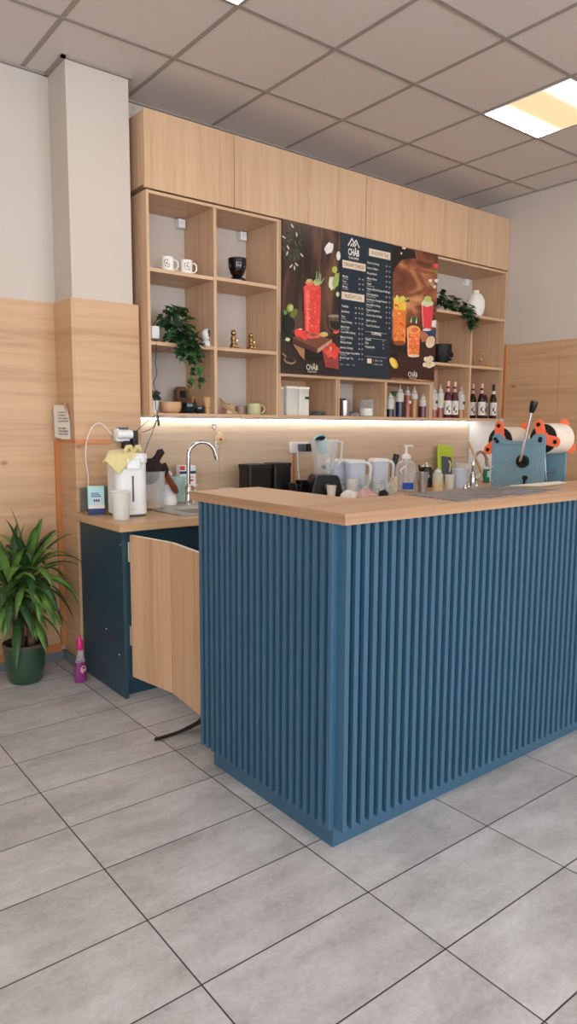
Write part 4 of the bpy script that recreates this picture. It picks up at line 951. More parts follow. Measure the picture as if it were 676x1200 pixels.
for k in range(2):  # two dark jar lids, the second stacked on the first
    bm = B(); lathe(bm, [(0, 0), (.050, 0), (.052, .004), (.050, .012), (.035, .016), (0, .016)], seg=30)
    tag(obj('round_lid', bm, 'slate', smooth=True, loc=(X(370+k*3, -.62, 486), -.62+.0*k, S0+.0162*k)), ('round dark lid lying on the shelf beside the grain containers', 'round dark lid stacked on another lid')[k], 'lid', 'round dark lids')
# middle niche
t = thing('steel_canister', 'brushed steel canister with lid under the menu board', 'canister', (X(403, -.66, 486), -.66, S0))
bm = B(); lathe(bm, [(0, 0), (.036, 0), (.037, .004), (.037, .102), (0, .102)], seg=32); obj('body', bm, 'steel', t, smooth=True)
bm = B(); lathe(bm, [(0, .102), (.039, .102), (.039, .116), (.034, .119), (0, .119)], seg=32); obj('lid', bm, 'steel', t, smooth=True)
t = thing('dark_canister', 'dark canister standing behind the steel canister', 'canister', (X(399.5, -.54, 480), -.54, S0))
bm = B(); lathe(bm, [(0, 0), (.034, 0), (.034, .125), (0, .125)], seg=28); obj('body', bm, 'slate', t, smooth=True)
bm = B(); lathe(bm, [(0, .125), (.035, .125), (.035, .137), (0, .139)], seg=28); obj('lid', bm, 'black', t, smooth=True)
t = thing('low_tin', 'low round tin between the steel canister and the glass jar', 'tin', (X(415, -.62, 486), -.62, S0))
bm = B(); lathe(bm, [(0, 0), (.036, 0), (.037, .003), (.037, .024), (0, .024)], seg=28); obj('tin', bm, 'clear', t, smooth=True)
bm = B(); lathe(bm, [(0, .0245), (.038, .0245), (.038, .034), (0, .035)], seg=28); obj('lid', bm, 'slate', t, smooth=True)
t = thing('glass_jar', 'round glass jar with white sweets under the menu board', 'jar', (X(429, -.64, 486), -.64, S0))
bm = B(); lathe(bm, [(0, 0), (.050, 0), (.055, .008), (.056, .085), (.050, .100), (.048, .108)], seg=32); obj('jar', bm, 'glass', t, smooth=True)
bm = B(); lathe(bm, [(0, .006), (.049, .006), (.052, .012), (.052, .062), (0, .066)], seg=28); obj('contents', bm, 'whitem', t, smooth=True)
bm = B(); lathe(bm, [(0, .108), (.051, .108), (.052, .113), (.052, .126), (.048, .130), (0, .130)], seg=28); obj('lid', bm, 'clear', t, smooth=True)
# squeeze bottles and syrup bottles
def squeeze(label, u, y, r, h, fill, liq, tagm=None, cap='frost', z=S0, v=486, neck=None):
    t = thing('squeeze_bottle', label, 'bottle', (X(u, y, v), y, z), group='sauce squeeze bottles')
    hb = h*.76
    bm = B(); lathe(bm, [(0, 0), (r, 0), (r, hb*fill)], seg=22); lathe(bm, [(r, hb*fill), (0, hb*fill)], seg=22); obj('contents', bm, liq, t, smooth=True)
    bm = B(); lathe(bm, [(r+.0006, hb*fill+.0005), (r+.0006, hb-.01), (r*.85, hb), (r*.6, hb+.004), (0, hb+.005)], seg=22); obj('body', bm, 'frost', t, smooth=True)
    bm = B(); lathe(bm, [(0, hb+.006), (r*.66, hb+.006), (r*.66, hb+.022), (r*.35, hb+.028), (.005, hb+.034), (.003, h), (0, h)], seg=18); obj('nozzle', bm, cap, t, smooth=True)
    if tagm:
        bm = B(); box(bm, -.012, .012, -r-.002, -r-.0005, hb*.58, hb*.70); o = obj('label', bm, tagm, t)
    return t
squeeze('short squeeze bottle with dark blue sauce at the left of the sauce row', 457, -.70, .030, .19, .42, 'syr_navy')
t = thing('tube_bottle', 'tall pale tube with green cap behind the short blue sauce bottle', 'bottle', (X(461, -.63, 486), -.63, S0))
bm = B(); lathe(bm, [(0, 0), (.024, 0), (.026, .01), (.026, .15), (.018, .165), (0, .165)], seg=20); obj('body', bm, 'frost', t, smooth=True)
bm = B(); lathe(bm, [(0, .165), (.030, .165), (.034, .185), (.026, .205), (0, .208)], seg=20); obj('cap', bm, 'leaf', t, smooth=True)
squeeze('tall squeeze bottle with navy sauce', 468, -.69, .031, .255, .62, 'syr_navy')
squeeze('tall squeeze bottle with rust brown sauce', 477, -.66, .028, .25, .93, 'syr_rust', 'paper')
squeeze('tall squeeze bottle with honey coloured sauce', 485, -.69, .028, .25, .78, 'syr_honey')
squeeze('short squeeze bottle with dark red sauce standing alone', 495, -.70, .032, .19, .62, 'syr_grape')
squeeze('squeeze bottle with brown sauce and dark label left of the yellow-labelled one', 508, -.68, .029, .265, .32, 'syr_rust', 'ink')
squeeze('squeeze bottle with a yellow label beside the syrup bottles', 515.5, -.70, .028, .275, .40, 'syr_rust', 'lime')
squeeze('squeeze bottle with honey sauce right of the two syrup bottles', 539.5, -.70, .032, .265, .36, 'syr_honey', 'ink')
def syrup(label, u, y, liq='syr_dark', cap='capink', s=1.0, v=486, k=1.28):
    t = thing('syrup_bottle', label, 'bottle', (X(u, y, v), y, S0), -.62, 'flavoured syrup bottles')
    bm = B(); lathe(bm, [(0, 0), (.031, 0), (.033, .004), (.033, .125), (.028, .146), (.015, .172), (.012, .205), (0, .205)], seg=24)
    for q in bm.verts: q.co.z *= k
    obj('glass_body', bm, liq, t, smooth=True)
    bm = B(); lathe(bm, [(0, .205), (.014, .205), (.0145, .232), (.012, .238), (0, .238)], seg=18)
    for q in bm.verts: q.co.z *= k
    obj('cap', bm, cap, t, smooth=True)
    bm = B(); lathe(bm, [(.0165, .170), (.0135, .192), (.0145, .192), (.0175, .170)], seg=18)
    for q in bm.verts: q.co.z *= k
    obj('neck_label', bm, cap if cap != 'black' else 'paper', t, smooth=True)
    bm = B(); n = 12; r = .0337
    ring_ = [(r*math.cos(a), r*math.sin(a)) for a in [-PI/2-1.25+2.5*i/n for i in range(n+1)]]
    lo = [bm.verts.new((a, b, .022*k)) for a, b in ring_]; hi = [bm.verts.new((a, b, .112*k)) for a, b in ring_]
    for i in range(n): bm.faces.new((lo[i], lo[i+1], hi[i+1], hi[i]))
    lb = obj('label', bm, 'paper', t)
    bm = B(); R_ = r+.0008
    def q4(a0, a1, z0, z1):
        f = bm.faces.new([bm.verts.new((R_*math.cos(-PI/2+a), R_*math.sin(-PI/2+a), z*k)) for a, z in ((a0, z0), (a1, z0), (a1, z1), (a0, z1))])
    q4(-.5, .3, .090, .096); q4(-.45, -.1, .050, .072); q4(0, .35, .036, .052); q4(-.2, .2, .074, .080); q4(-.6, .5, .028, .031)
    obj('label_print', bm, 'ink', lb)
    return t
syrup('syrup bottle with pink cap, left of the front pair', 524, -.71, 'syr_grape')
syrup('syrup bottle with pink cap, right of the front pair', 532, -.70, 'syr_grape')
syrup('syrup bottle with pink cap standing at the divider of the last niche', 553, -.62, 'syr_dark')
syrup('black-filled syrup bottle in the front of the last niche', 563.5, -.71, 'syr_dark')
syrup('syrup bottle half hidden behind the black-filled one', 569, -.60, 'syr_grape')
syrup('syrup bottle with black cap at the right end of the shelf', 577.5, -.69, 'syr_dark', 'black')
# vase and frame
t = thing('vase', 'round cream vase on the top right shelf', 'vase', (X(556.5, -.68, 368), -.68, S1R))
bm = B(); lathe(bm, [(a_*1.05, b_*1.2) for a_, b_ in ((0, 0), (.045, 0), (.066, .03), (.078, .075), (.072, .12), (.050, .155), (.028, .168), (.026, .180), (.030, .184), (.026, .186), (.021, .176), (0, .16))], seg=40); obj('vase', bm, 'whitem', t, smooth=True)
t = thing('wooden_ornament', 'slanted wooden frame with a small ornament in the middle right niche', 'ornament', (X(562, -.66, 430), -.66, S2R))
p0 = Vector(t.location)
bm = B(); F_ = [at(u, v, 1, y)-p0 for u, v, y in ((553, 415, -.66), (565, 415, -.60), (573, 430, -.66), (559, 429, -.72))]
for i in range(4):
    a, b = F_[i].copy(), F_[(i+1) % 4].copy()
    a.z = max(a.z, .006); b.z = max(b.z, .006); tube(bm, [tuple(a), tuple(b)], .005, 8)
obj('frame', bm, 'ochre', t, smooth=True)
c = sum(F_, Vector())/4
bm = B(); ball(bm, tuple(c+Vector((0, 0, .002))), .013, seg=14); ball(bm, tuple(c+Vector((.004, 0, .020))), .008, seg=12); tube(bm, [tuple(c+Vector((-.005, 0, .03))), tuple(c+Vector((-.008, 0, .045)))], .003, 6); obj('ornament', bm, 'steel', t, smooth=True)
# ================================================================== THINGS ON THE BACK WORKTOP
def XY(u, v, z=BZ): p = at(u, v, 2, z); return p.x, p.y
# water boiler
bx_, by_ = .155, -.985
t = thing('water_boiler', 'tall white electric water boiler on the left of the worktop', 'boiler', (bx_+.01, by_, BZ), -.14)
bm = B(); prism(bm, rrect(-.088, .088, -.105, .115, .05, 6), 2, .012, .29); obj('body', bm, 'white', t, bevel=.004)
bm = B(); prism(bm, rrect(-.085, .085, -.10, .11, .05, 6), 2, 0, .012); obj('foot', bm, 'slate', t)
bm = B(); prism(bm, rrect(-.090, .090, -.118, .118, .05, 6), 2, .29, .345); obj('lid', bm, 'white', t, bevel=.010)
bm = B(); prism(bm, rrect(-.040, .040, -.135, -.09, .015, 4), 2, .262, .318); obj('spout_head', bm, 'white', t, bevel=.005)
bm = B(); box(bm, -.0045, .0045, -.1075, -.104, .085, .225); obj('level_gauge', bm, 'slate', t)
bm = B(); box(bm, -.016, .016, -.1365, -.1355, .292, .300); obj('button', bm, 'steel', t)
bm = B(); box(bm, -.012, .012, -.1065, -.1048, .040, .043); obj('mark', bm, 'steel', t)
# yellow cloth draped on it
def cloth(name, fn, nx, ny, th, mat, label, cat, loc):
    bm = B(); g = [[bm.verts.new(fn(i/nx, j/ny)) for j in range(ny+1)] for i in range(nx+1)]
    for i in range(nx):
        for j in range(ny): bm.faces.new((g[i][j], g[i+1][j], g[i+1][j+1], g[i][j+1]))
    o = obj(name, bm, mat, loc=loc, smooth=False)
    for p in o.data.polygons: p.use_smooth = True
    md = o.modifiers.new('s', 'SOLIDIFY'); md.thickness = th; md.offset = 1
    return tag(o, label, cat)
ztop = .345
def yc(i, j):
    x = -.115+.17*i+.0*j; y = -.135+.21*j
    z = ztop+.006+.010*math.sin(i*9+j*3)*math.sin(j*7+1)
    if y < -.118: z -= 0
    f = j
    if f < .30:
        k = (.30-f)/.30; y = -.124-.006*k+.004*math.sin(i*12); z = ztop+.004-k*(.115-abs(i-.46)*.19)
        x += (.0)*k
    if x < -.095: z = min(z, ztop-.02-(-.095-x)*1.5); 
    return (x, y, z)
cl = cloth('yellow_cloth', yc, 26, 26, .004, 'yellowcloth', 'pale yellow cleaning cloth draped over the water boiler', 'cloth', (bx_, by_, BZ)); cl.rotation_euler = (0, 0, -.42)
bm = B()
for k in range(2):
    pts = [(.0+.05*k, -.08+.02*k, ztop+.012), (.012+.05*k, -.085, ztop+.035), (.03+.045*k, -.08, ztop+.038), (.038+.045*k, -.07, ztop+.012)]
    tube(bm, pts, [.010, .013, .012, .008], 10)
o = obj('fold', bm, 'yellowcloth', cl, smooth=True)
# carton and frosted cup
cxy = (.045, -.835)
t = thing('carton', 'white and navy carton of water filters left of the boiler', 'carton', (*cxy, BZ), -.35)
bm = B(); box(bm, -.044, .044, -.035, .035, .045, .135); prism(bm, [(-.035, .135), (.035, .135), (.020, .158), (-.020, .158)], 0, -.044, .044); obj('box', bm, 'cyan', t, bevel=.002)
bm = B(); box(bm, -.0443, .0443, -.0353, .0353, 0, .0449); obj('lower_band', bm, 'navy', t, bevel=.002)
bm = B(); box(bm, -.0446, .0446, -.0362, -.0354, .034, .056); box(bm, -.020, .022, -.0362, -.0352, .066, .092); obj('white_field', bm, 'paper', t)
bm = B()
for k in range(3): box(bm, -.015+.012*k, -.006+.012*k, -.0368, -.0363, .071, .087)
for k in range(3): box(bm, -.028, .026-.006*k, -.0358, -.0352, .100+.009*k, .104+.009*k)
obj('print', bm, 'navy', t)
cx_, cy_ = XY(145.5, 610)
t = thing('frosted_cup', 'tall frosted plastic cup in front of the boiler', 'cup', (cx_+.005, cy_+.045, BZ))
bm = B(); lathe(bm, [(0, 0), (.043, 0), (.050, .145), (.053, .148), (.050, .151), (.047, .147), (.041, .004), (0, .004)], seg=32); obj('cup', bm, 'frost', t, smooth=True)
# wall plug cluster above the boiler
P_ = at(150, 510, 1, PY-.012)
t = thing('wall_socket', 'white double socket with plugs on the pillar above the boiler', 'socket', (at(140, 508, 1, PY-.012).x, PY-.012, 1.375))
bm = B(); box(bm, -.045, .045, -.055, 0, -.035, .045); obj('housing', bm, 'white', t, bevel=.012)
bm = B(); tube(bm, [(-.04, -.05, .008), (.05, -.062, .008)], .026, 18); obj('adapter', bm, 'white', t, smooth=True)
bm = B(); box(bm, -.028, .034, -.06, -.01, .036, .049); obj('adapter_top', bm, 'slate', t, bevel=.004)
bm = B(); box(bm, .0, .034, -.075, -.02, -.075, -.030); obj('black_plug', bm, 'black', t, bevel=.004)
bm = B(); box(bm, .056, .092, -.06, -.01, -.060, .030); obj('power_brick', bm, 'black', t, bevel=.003)
def cable(name, pts, r, mat, label):
    o0 = Vector(pts[0]); bm = B()
    # smooth catmull
    P4 = [Vector(p) for p in pts]; out = []
    for i in range(len(P4)-1):
        a, b, c, d = P4[max(0, i-1)], P4[i], P4[i+1], P4[min(len(P4)-1, i+2)]
        for s in range(6):
            t_ = s/6; out.append(.5*((2*b)+(-a+c)*t_+(2*a-5*b+4*c-d)*t_*t_+(-a+3*b-3*c+d)*t_**3))
    out.append(P4[-1]); tube(bm, [tuple(p-o0) for p in out], r, 8)
    return tag(obj(name, bm, mat, loc=o0, smooth=True), label, 'cable')
cable('white_cable', [at(u, v, 1, -.72) for u, v in ((131, 509), (123, 500), (115, 496), (107, 502), (101, 520), (100.5, 540), (103, 556), (104, 578))], .0032, 'cable_w', 'white lead looping from the pillar socket down to the worktop')
cable('black_cable', [at(151, 513, 1, -.73), at(160, 505, 1, -.74), at(170, 496, 1, -.76), at(182, 487, 1, -.775)], .0022, 'black', 'black lead running from the power brick up to the shelf')
cable('black_cable', [at(u, v, 1, y) for u, v, y in ((184, 489, -.77), (180, 500, -.7), (172, 505, -.60), (165, 507, -.5))], .0020, 'black', 'black lead looping against the splashback below the shelf corner')
cable('black_cable', [at(u, v, 1, y) for u, v, y in ((185, 490, -.77), (178, 508, -.8), (173, 520, -.85), (169, 531, -.9))], .0020, 'black', 'black lead dropping from the shelf to the boiler')
cable('white_cable', [at(u, v, 2, BZ+.006) for u, v in ((120, 590), (124, 592), (131, 593))], .0032, 'cable_w', 'short white lead lying between the carton and the boiler')
# clear pitcher with brown cloth
qx, qy = .40, -.80
t = thing('clear_pitcher', 'clear plastic bucket right of the boiler', 'bucket', (qx, qy, BZ+.008))
bm = B(); lathe(bm, [(0, 0), (.078, 0), (.090, .215), (.093, .22), (.089, .22), (.076, .004), (0, .004)], seg=36); obj('bucket', bm, 'clear', t, smooth=True)
bm = B(); lathe(bm, [(0, .004), (.0765, .004), (.078, .03), (0, .03)], seg=32); obj('contents', bm, 'tan', t, smooth=True)
t = thing('brown_cloth_bag', 'dark brown cloth bag stuffed in the top of the clear bucket', 'bag', (qx, qy, BZ+.17))
bm = B(); ball(bm, (0, 0, .075), .078, (1, 1, .75), 24); ball(bm, (-.01, 0, .03), .066, (1, 1, .8), 20); obj('bundle', bm, 'brown', t, smooth=True)
bm = B(); tube(bm, [(.02, 0, .10), (.045, -.01, .135), (.062, -.015, .165), (.080, -.02, .175)], [.030, .022, .024, .016], 12); obj('knot', bm, 'brown', t, smooth=True)
bm = B(); tube(bm, [(.075, -.02, .10), (.088, -.03, .06), (.080, -.03, .02)], [.02, .022, .008], 10); obj('tie', bm, 'brown', t, smooth=True)
# milk carton behind tap
t = thing('milk_carton', 'white drink carton with blue and red print behind the tap', 'carton', (at(218, 570, 1, -.50).x, -.50, BZ), -.1)
bm = B(); box(bm, -.058, .058, -.03, .03, 0, .235); obj('box', bm, 'white', t, bevel=.002)
bm = B(); box(bm, -.0585, .0585, -.0308, -.030, .180, .198); obj('blue_band', bm, 'navy', t)
bm = B(); box(bm, -.055, -.02, -.0308, -.030, .205, .232); box(bm, .015, .04, -.0308, -.030, .13, .142); lathe(bm, [(0, 0), (.016, 0), (0, .0004)], (0, 0, 0), 16, rot=Matrix.Translation((.028, -.0305, .085)) @ Euler((PI/2, 0, 0)).to_matrix().to_4x4()); box(bm, .012, .045, -.0308, -.030, .155, .16); obj('red_print', bm, 'red', t)
t = thing('mint_cup', 'pale mint plastic tub beside the drink carton', 'tub', (at(208, 575, 1, -.60).x, -.60, BZ+.008))
bm = B(); lathe(bm, [(0, 0), (.04, 0), (.052, .150), (.055, .152), (.055, .160), (.050, .160), (.038, .005), (0, .005)], seg=30); obj('tub', bm, 'mint', t, smooth=True)
t = thing('white_kettle', 'white rounded jug leaning by the sink with an auburn brush', 'jug', (at(198, 590, 1, -.72).x-.01, -.70, BZ+.008))
bm = B(); lathe(bm, [(0, 0), (.068, 0), (.070, .02), (.055, .08), (.03, .12), (0, .125)], seg=30); obj('body', bm, 'white', t, smooth=True)
o0 = at(193, 553, 1, -.80); o1 = at(207, 577, 1, -.76)
t = thing('cleaning_brush', 'auburn bristle brush leaning on the white jug by the sink', 'brush', o0)
bm = B(); tube(bm, [(0, 0, 0), tuple((o1-o0)*.35), tuple((o1-o0)*.8), tuple(o1-o0)], [.012, .018, .020, .014], 12); obj('bristles', bm, 'maroon', t, smooth=True)
bm = B(); tube(bm, [(0, 0, 0), tuple(at(197, 551, 1, -.80)-o0), tuple(at(201, 556.5, 1, -.80)-o0)], [.009, .007, .006], 10); obj('grip', bm, 'white', t, smooth=True)
# hanging charm on the splashback
o0 = at(251, 500, 1, WB-.02)
t = thing('hanging_charm', 'small pink and white charm hanging from a hook on the splashback', 'ornament', (o0.x, WB-.011, o0.z))
bm = B(); box(bm, -.015, .015, -.006, -.0002, -.012, .018); tube(bm, [(0, -.006, 0), (0, -.016, -.012), (0, -.014, -.022), (0, -.008, -.02)], .0028, 8); obj('hook', bm, 'chrome', t, smooth=True)
bm = B()
for x, z, r in ((.02, -.08, .022), (.048, -.075, .018), (.035, -.055, .016), (.03, -.10, .020), (.055, -.10, .014)): ball(bm, (x, -.024, z), r*1.15, (1, .5, 1), 14)
tube(bm, [(0, -.014, -.018), (.012, -.02, -.04), (.03, -.022, -.06)], .002, 6); obj('charm', bm, 'cream', t, smooth=True)
bm = B(); ball(bm, (.036, -.034, -.088), .013, (1, .5, .7), 12); obj('red_patch', bm, 'red', t, smooth=True)
bm = B(); tube(bm, [(.012, -.022, -.085), (.0, -.024, -.12), (.012, -.024, -.15), (.02, -.02, -.125)], .007, 8); obj('ribbon', bm, 'whitem', t, smooth=True)
# clear tub + small bits left of black boxes
t = thing('clear_tub', 'small clear lidded tub beside the black coffee boxes', 'tub', (at(266, 570, 1, -.55).x, -.55, BZ))
bm = B(); lathe(bm, [(0, 0), (.045, 0), (.055, .060), (.052, .060), (.043, .003), (0, .003)], seg=26); obj('tub', bm, 'clear', t, smooth=True)
bm = B(); lathe(bm, [(0, .060), (.060, .060), (.062, .066), (.058, .072), (0, .072)], seg=26); obj('lid', bm, 'frost', t, smooth=True)
t = thing('bottle_opener', 'steel lever opener standing beside the black boxes', 'opener', (at(284, 570, 1, -.60).x, -.60, BZ))
bm = B(); tube(bm, [(0, 0, 0), (0, 0, .09), (.01, 0, .105), (.035, 0, .08)], .005, 8); obj('arm', bm, 'steel', t, smooth=True)
bm = B(); lathe(bm, [(0, 0), (.016, 0), (.014, .06), (.008, .07), (0, .07)], (.055, 0, 0), 16); lathe(bm, [(0, 0), (.025, 0), (.02, .01), (0, .012)], seg=16); obj('foot', bm, 'whitem', t, smooth=True)
# black coffee boxes
for k, (u0, u1, y, h, l) in enumerate(((291.5, 320, -.62, .205, 'black rectangular canister, left of the two by the socket'), (321.5, 343, -.60, .208, 'black rectangular canister, right of the two by the socket'))):
    xa, xb = X(u0, y-.07, 560), X(u1, y-.07, 560)
    t = thing('black_canister', l, 'canister', ((xa+xb)/2, y, BZ), group='black canisters'); w = (xb-xa)/2
    bm = B(); prism(bm, rrect(-w+.004, w-.004, -.066, .066, .02, 4), 2, 0, h); obj('body', bm, 'black', t)
    bm = B(); prism(bm, rrect(-w, w, -.07, .07, .022, 4), 2, h, h+.030); obj('lid', bm, 'blackm', t, bevel=.003)
# socket on the splashback
t = thing('wall_socket', 'white triple socket on the splashback with plugs in it', 'socket', (at(349, 524, 1, WB-.012).x, WB-.011, 1.275), group=None)
bm = B(); box(bm, -.085, .085, -.028, 0, -.040, .040); obj('housing', bm, 'white', t, bevel=.005)
bm = B(); box(bm, -.028, .030, -.07, -.028, -.030, .030); obj('grey_plug', bm, 'slate', t, bevel=.010)
bm = B(); box(bm, .040, .095, -.066, -.028, -.030, .030); obj('black_plug', bm, 'black', t, bevel=.010)
bm = B(); box(bm, .0, .016, -.008, 0, -.33, -.045); tag(obj('cable_duct', bm, 'orange_wood', loc=(at(343, 540, 1, WB-.012).x, WB-.011, 1.275)), 'orange cable strip below the splashback socket', 'duct')
cable('white_cable', [at(348, 526, 1, -.49), at(348.8, 535, 1, -.50), at(349, 548, 1, -.5), at(350, 557, 1, -.51), at(351, 566, 1, -.52)], .0045, 'cable_w', 'white lead hanging from the splashback socket')
# coffee grinder / black small appliances
gx = at(352, 570, 1, -.70).x
t = thing('power_strip', 'cluster of black plugs and adapters below the splashback socket', 'power strip', (gx, -.70, BZ))
bm = B(); box(bm, -.13, .12, -.04, .04, 0, .05); obj('strip', bm, 'black', t, bevel=.006)
for k, (x, h, w) in enumerate(((-.10, .10, .028), (-.045, .085, .024), (.01, .115, .034), (.075, .10, .028))):
    bm = B(); box(bm, x-w, x+w, -.032, .03, .05, h); obj('plug', bm, 'black', t, bevel=.006)
bm = B(); box(bm, -.066, -.060, -.034, -.032, .045, .095); box(bm, .048, .056, -.034, -.032, .045, .095); obj('trim', bm, 'steel', t)
# tray and tray with pink paper at the front edge
tx, ty = XY(358, 577.5, .955)
t = thing('serving_tray', 'white rimmed tray with pinkish liner behind the bar top', 'tray', (tx, ty, BZ), .15)
bm = B(); box(bm, -.15, .15, -.12, .12, .0, .006)
for a in ((-.15, .15, -.12, -.112), (-.15, .15, .112, .12), (-.15, -.142, -.112, .112), (.142, .15, -.112, .112)): box(bm, a[0], a[1], a[2], a[3], .006, .026)
obj('tray', bm, 'whitem', t, bevel=.002); bm = B(); box(bm, -.14, .14, -.11, .11, .0062, .016); obj('liner', bm, 'capink', t)
bm = B(); box(bm, -.13, .13, -.09, .09, 0, .012); tag(obj('folded_towel', bm, 'whitem', bevel=.004, loc=(*XY(308, 577, .95), BZ), rz=.2), 'flat white folded towel in front of the black canisters', 'towel')
# blender
bxx = at(379, 578, 1, -.80).x
t = thing('blender', 'black-based blender with clear square jug', 'blender', (bxx, -.80, BZ), -.45)
bm = B(); prism(bm, [(-.115, 0), (.115, 0), (.112, .05), (.090, .135), (.075, .155), (-.075, .155), (-.090, .135), (-.112, .05)], 1, -.105, .105); obj('motor_base', bm, 'black', t, bevel=.012)
bm = B(); lathe(bm, [(0, 0), (.022, 0), (.020, .014), (0, .016)], seg=20, rot=Matrix.Translation((.0, -.105, .075)) @ Euler((PI/2, 0, 0)).to_matrix().to_4x4()); obj('dial', bm, 'slate', t, smooth=True)
bm = B(); prism(bm, rrect(-.065, .065, -.065, .065, .02, 4), 2, .155, .192); obj('jug_collar', bm, 'clear', t)
bm = B()
pr = [(rrect(-s, s, -s, s, .02, 4), z) for s, z in ((.058, .193), (.072, .30), (.086, .395), (.086, .402), (.082, .402), (.068, .30), (.052, .197))]
rs = [ring(a, z) for a, z in pr]
for a, b in zip(rs, rs[1:]): bridge(a, b)
bm.faces.new(rs[-1]); obj('jug', bm, 'clear', t)
bm = B(); tube(bm, [(.080, 0, .385), (.125, 0, .390), (.135, 0, .375), (.128, 0, .28), (.110, 0, .225)], .009, 10); obj('jug_handle', bm, 'frost', t, smooth=True)
bm = B(); lathe(bm, [(0, 0), (.014, 0), (.016, .022), (.006, .026), (0, .03)], (0, 0, .197), 16); obj('blade_hub', bm, 'black', t, smooth=True)
o0 = Vector((bxx-.02, -.80, BZ+.36))
t = thing('measuring_scoop', 'grey-blue scoop with black mouth resting in the blender jug', 'scoop', o0)
dr = Vector((-.09, -.04, .13)).normalized()
rt = dr.to_track_quat('Z', 'Y').to_matrix().to_4x4()
bm = B(); lathe(bm, [(0, -.05), (.034, -.05), (.044, .06), (.048, .064), (.044, .066), (.040, .060), (.038, .05)], seg=28, rot=rt); obj('cup', bm, 'cyan', t, smooth=True)
bm = B(); lathe(bm, [(0, .052), (.039, .052), (.0395, .056), (0, .056)], seg=28, rot=rt); obj('mouth', bm, 'black', t, smooth=True)
# three filter pitchers
def pitcher(label, u0, u1, y, rz, first=None):
    global bm
    x = (X(u0, y, 560)+X(u1, y, 560))/2
    if first: return dup(first, (x, y, BZ), label, rz)
    t = thing('water_pitcher', label, 'pitcher', (x, y, BZ), rz, 'white water filter pitchers')
    bm = B()
    pr = [(rrect(-a, b, -.05, .05, .03, 5), z) for a, b, z in ((.068, .060, 0), (.074, .064, .12), (.082, .070, .225))]
    rs = [ring(a, z) for a, z in pr]; bm.faces.new(rs[0][::-1])
    for a, b in zip(rs, rs[1:]): bridge(a, b)
    bm.faces.new(rs[-1]); obj('body', bm, 'jugblue', t)
    bm = B(); prism(bm, rrect(-.088, .074, -.053, .053, .03, 5), 2, .226, .238); prism(bm, [(-.080, .238), (.066, .238), (.05, .252), (-.06, .256)], 1, -.045, .045); obj('lid', bm, 'white', t, bevel=.004)
    bm = B(); tube(bm, [(.066, 0, .228), (.110, 0, .222), (.124, 0, .195), (.118, 0, .10), (.100, 0, .05), (.060, 0, .035)], [.012, .014, .013, .011, .010, .010], 12); obj('handle', bm, 'white', t, smooth=True)
    bm = B(); box(bm, -.055, .045, -.0515, -.0505, .062, .066); obj('waterline', bm, 'slate', t)
    return t
pt = pitcher('white water filter pitcher half behind the blender', 386, 404, -.66, -.15)
pitcher('white water filter pitcher in the middle of the row of three', 408, 425, -.78, -.3, pt)
pitcher('white water filter pitcher at the right, next to the pump dispenser', 436, 452, -.74, -.3, pt)
# small cups and glasses at the front edge
t = thing('paper_cup', 'small white cup standing behind the inner corner of the bar top', 'cup', (*XY(383, 587), BZ)); t.location = (1.69, -.97, BZ)
bm = B(); lathe(bm, [(0, 0), (.024, 0), (.034, .088), (.0365, .091), (.033, .091), (.023, .004), (0, .004)], seg=26); obj('cup', bm, 'whitem', t, smooth=True)
def tumbler(label, u, y, r, h, mat='glass', z=BZ, name='drinking_glass', v=575, base=.006):
    t = thing(name, label, 'glass', (X(u, y, v), y, z), group='glasses on the worktop')
    bm = B(); lathe(bm, [(0, 0), (r*.8, 0), (r, h), (r-.003, h), (r*.8-.003, base), (0, base)], seg=28); obj('glass', bm, mat, t, smooth=True); return t
tumbler('frosted tumbler in front of the middle filter pitcher', 412.5, -1.02, .042, .13, 'frost')
tumbler('clear glass with a spout in front of the middle filter pitcher handle', 427, -1.00, .036, .155)
tumbler('clear glass in front of the right filter pitcher, the left one', 443, -1.04, .040, .12)
tumbler('clear glass in front of the right filter pitcher, the right one', 456, -1.06, .038, .10)
tumbler('short clear glass stacked low beside the pump dispenser', 450, -1.16, .044, .07)
t = thing('cream_box', 'small pale carton behind the clear glasses', 'box', (X(461, -.92, 575), -.92, BZ)); bm = B(); box(bm, -.022, .022, -.02, .02, 0, .12); obj('box', bm, 'rice', t, bevel=.003)
def crumple(i, j):
    return (.16*(i-.5), .09*(j-.5), .012+.055*math.sin(PI*i)**.7*math.sin(PI*j)**.7*(.75+.35*math.sin(11*i+3*j)*math.cos(9*j-4*i)))
cloth('pink_cloth', crumple, 24, 16, .003, 'pink', 'crumpled pink cloth behind the corner of the bar top', 'cloth', (1.82, -1.17, BZ+.012))
t = thing('white_cloth', 'white crumpled napkin between the small cup and the pink cloth', 'napkin', (1.72, -1.12, BZ))
bm = B()
for x, y, r in ((-.04, 0, .032), (0, .01, .038), (.045, -.005, .032), (.02, -.02, .03)): ball(bm, (x, y, r*.9), r, (1.15, .9, 1), 12)
obj('napkin', bm, 'whitem', t, smooth=True)
bm = B(); ball(bm, (0, 0, .028), .032, (1.2, 1, .8), 16); tube(bm, [(.0, 0, .04), (.02, 0, .052)], [.016, .012], 10)
tag(obj('bottle_stopper', bm, 'blackm', smooth=True, loc=(1.985, -1.18, BZ+.006)), 'small black stopper beside the pink cloth', 'stopper')
bm = B(); tube(bm, [(0, 0, 0), (.03, .0, .17)], [.012, .016], 10); tube(bm, [(.03, 0, .17), (.065, 0, .27)], [.018, .026], 12)
tag(obj('knife_handle', bm, 'black', smooth=True, loc=(X(458, -.62, 560)-.005, -.62, BZ)), 'black tool handle sticking up beside the right filter pitcher', 'tool')
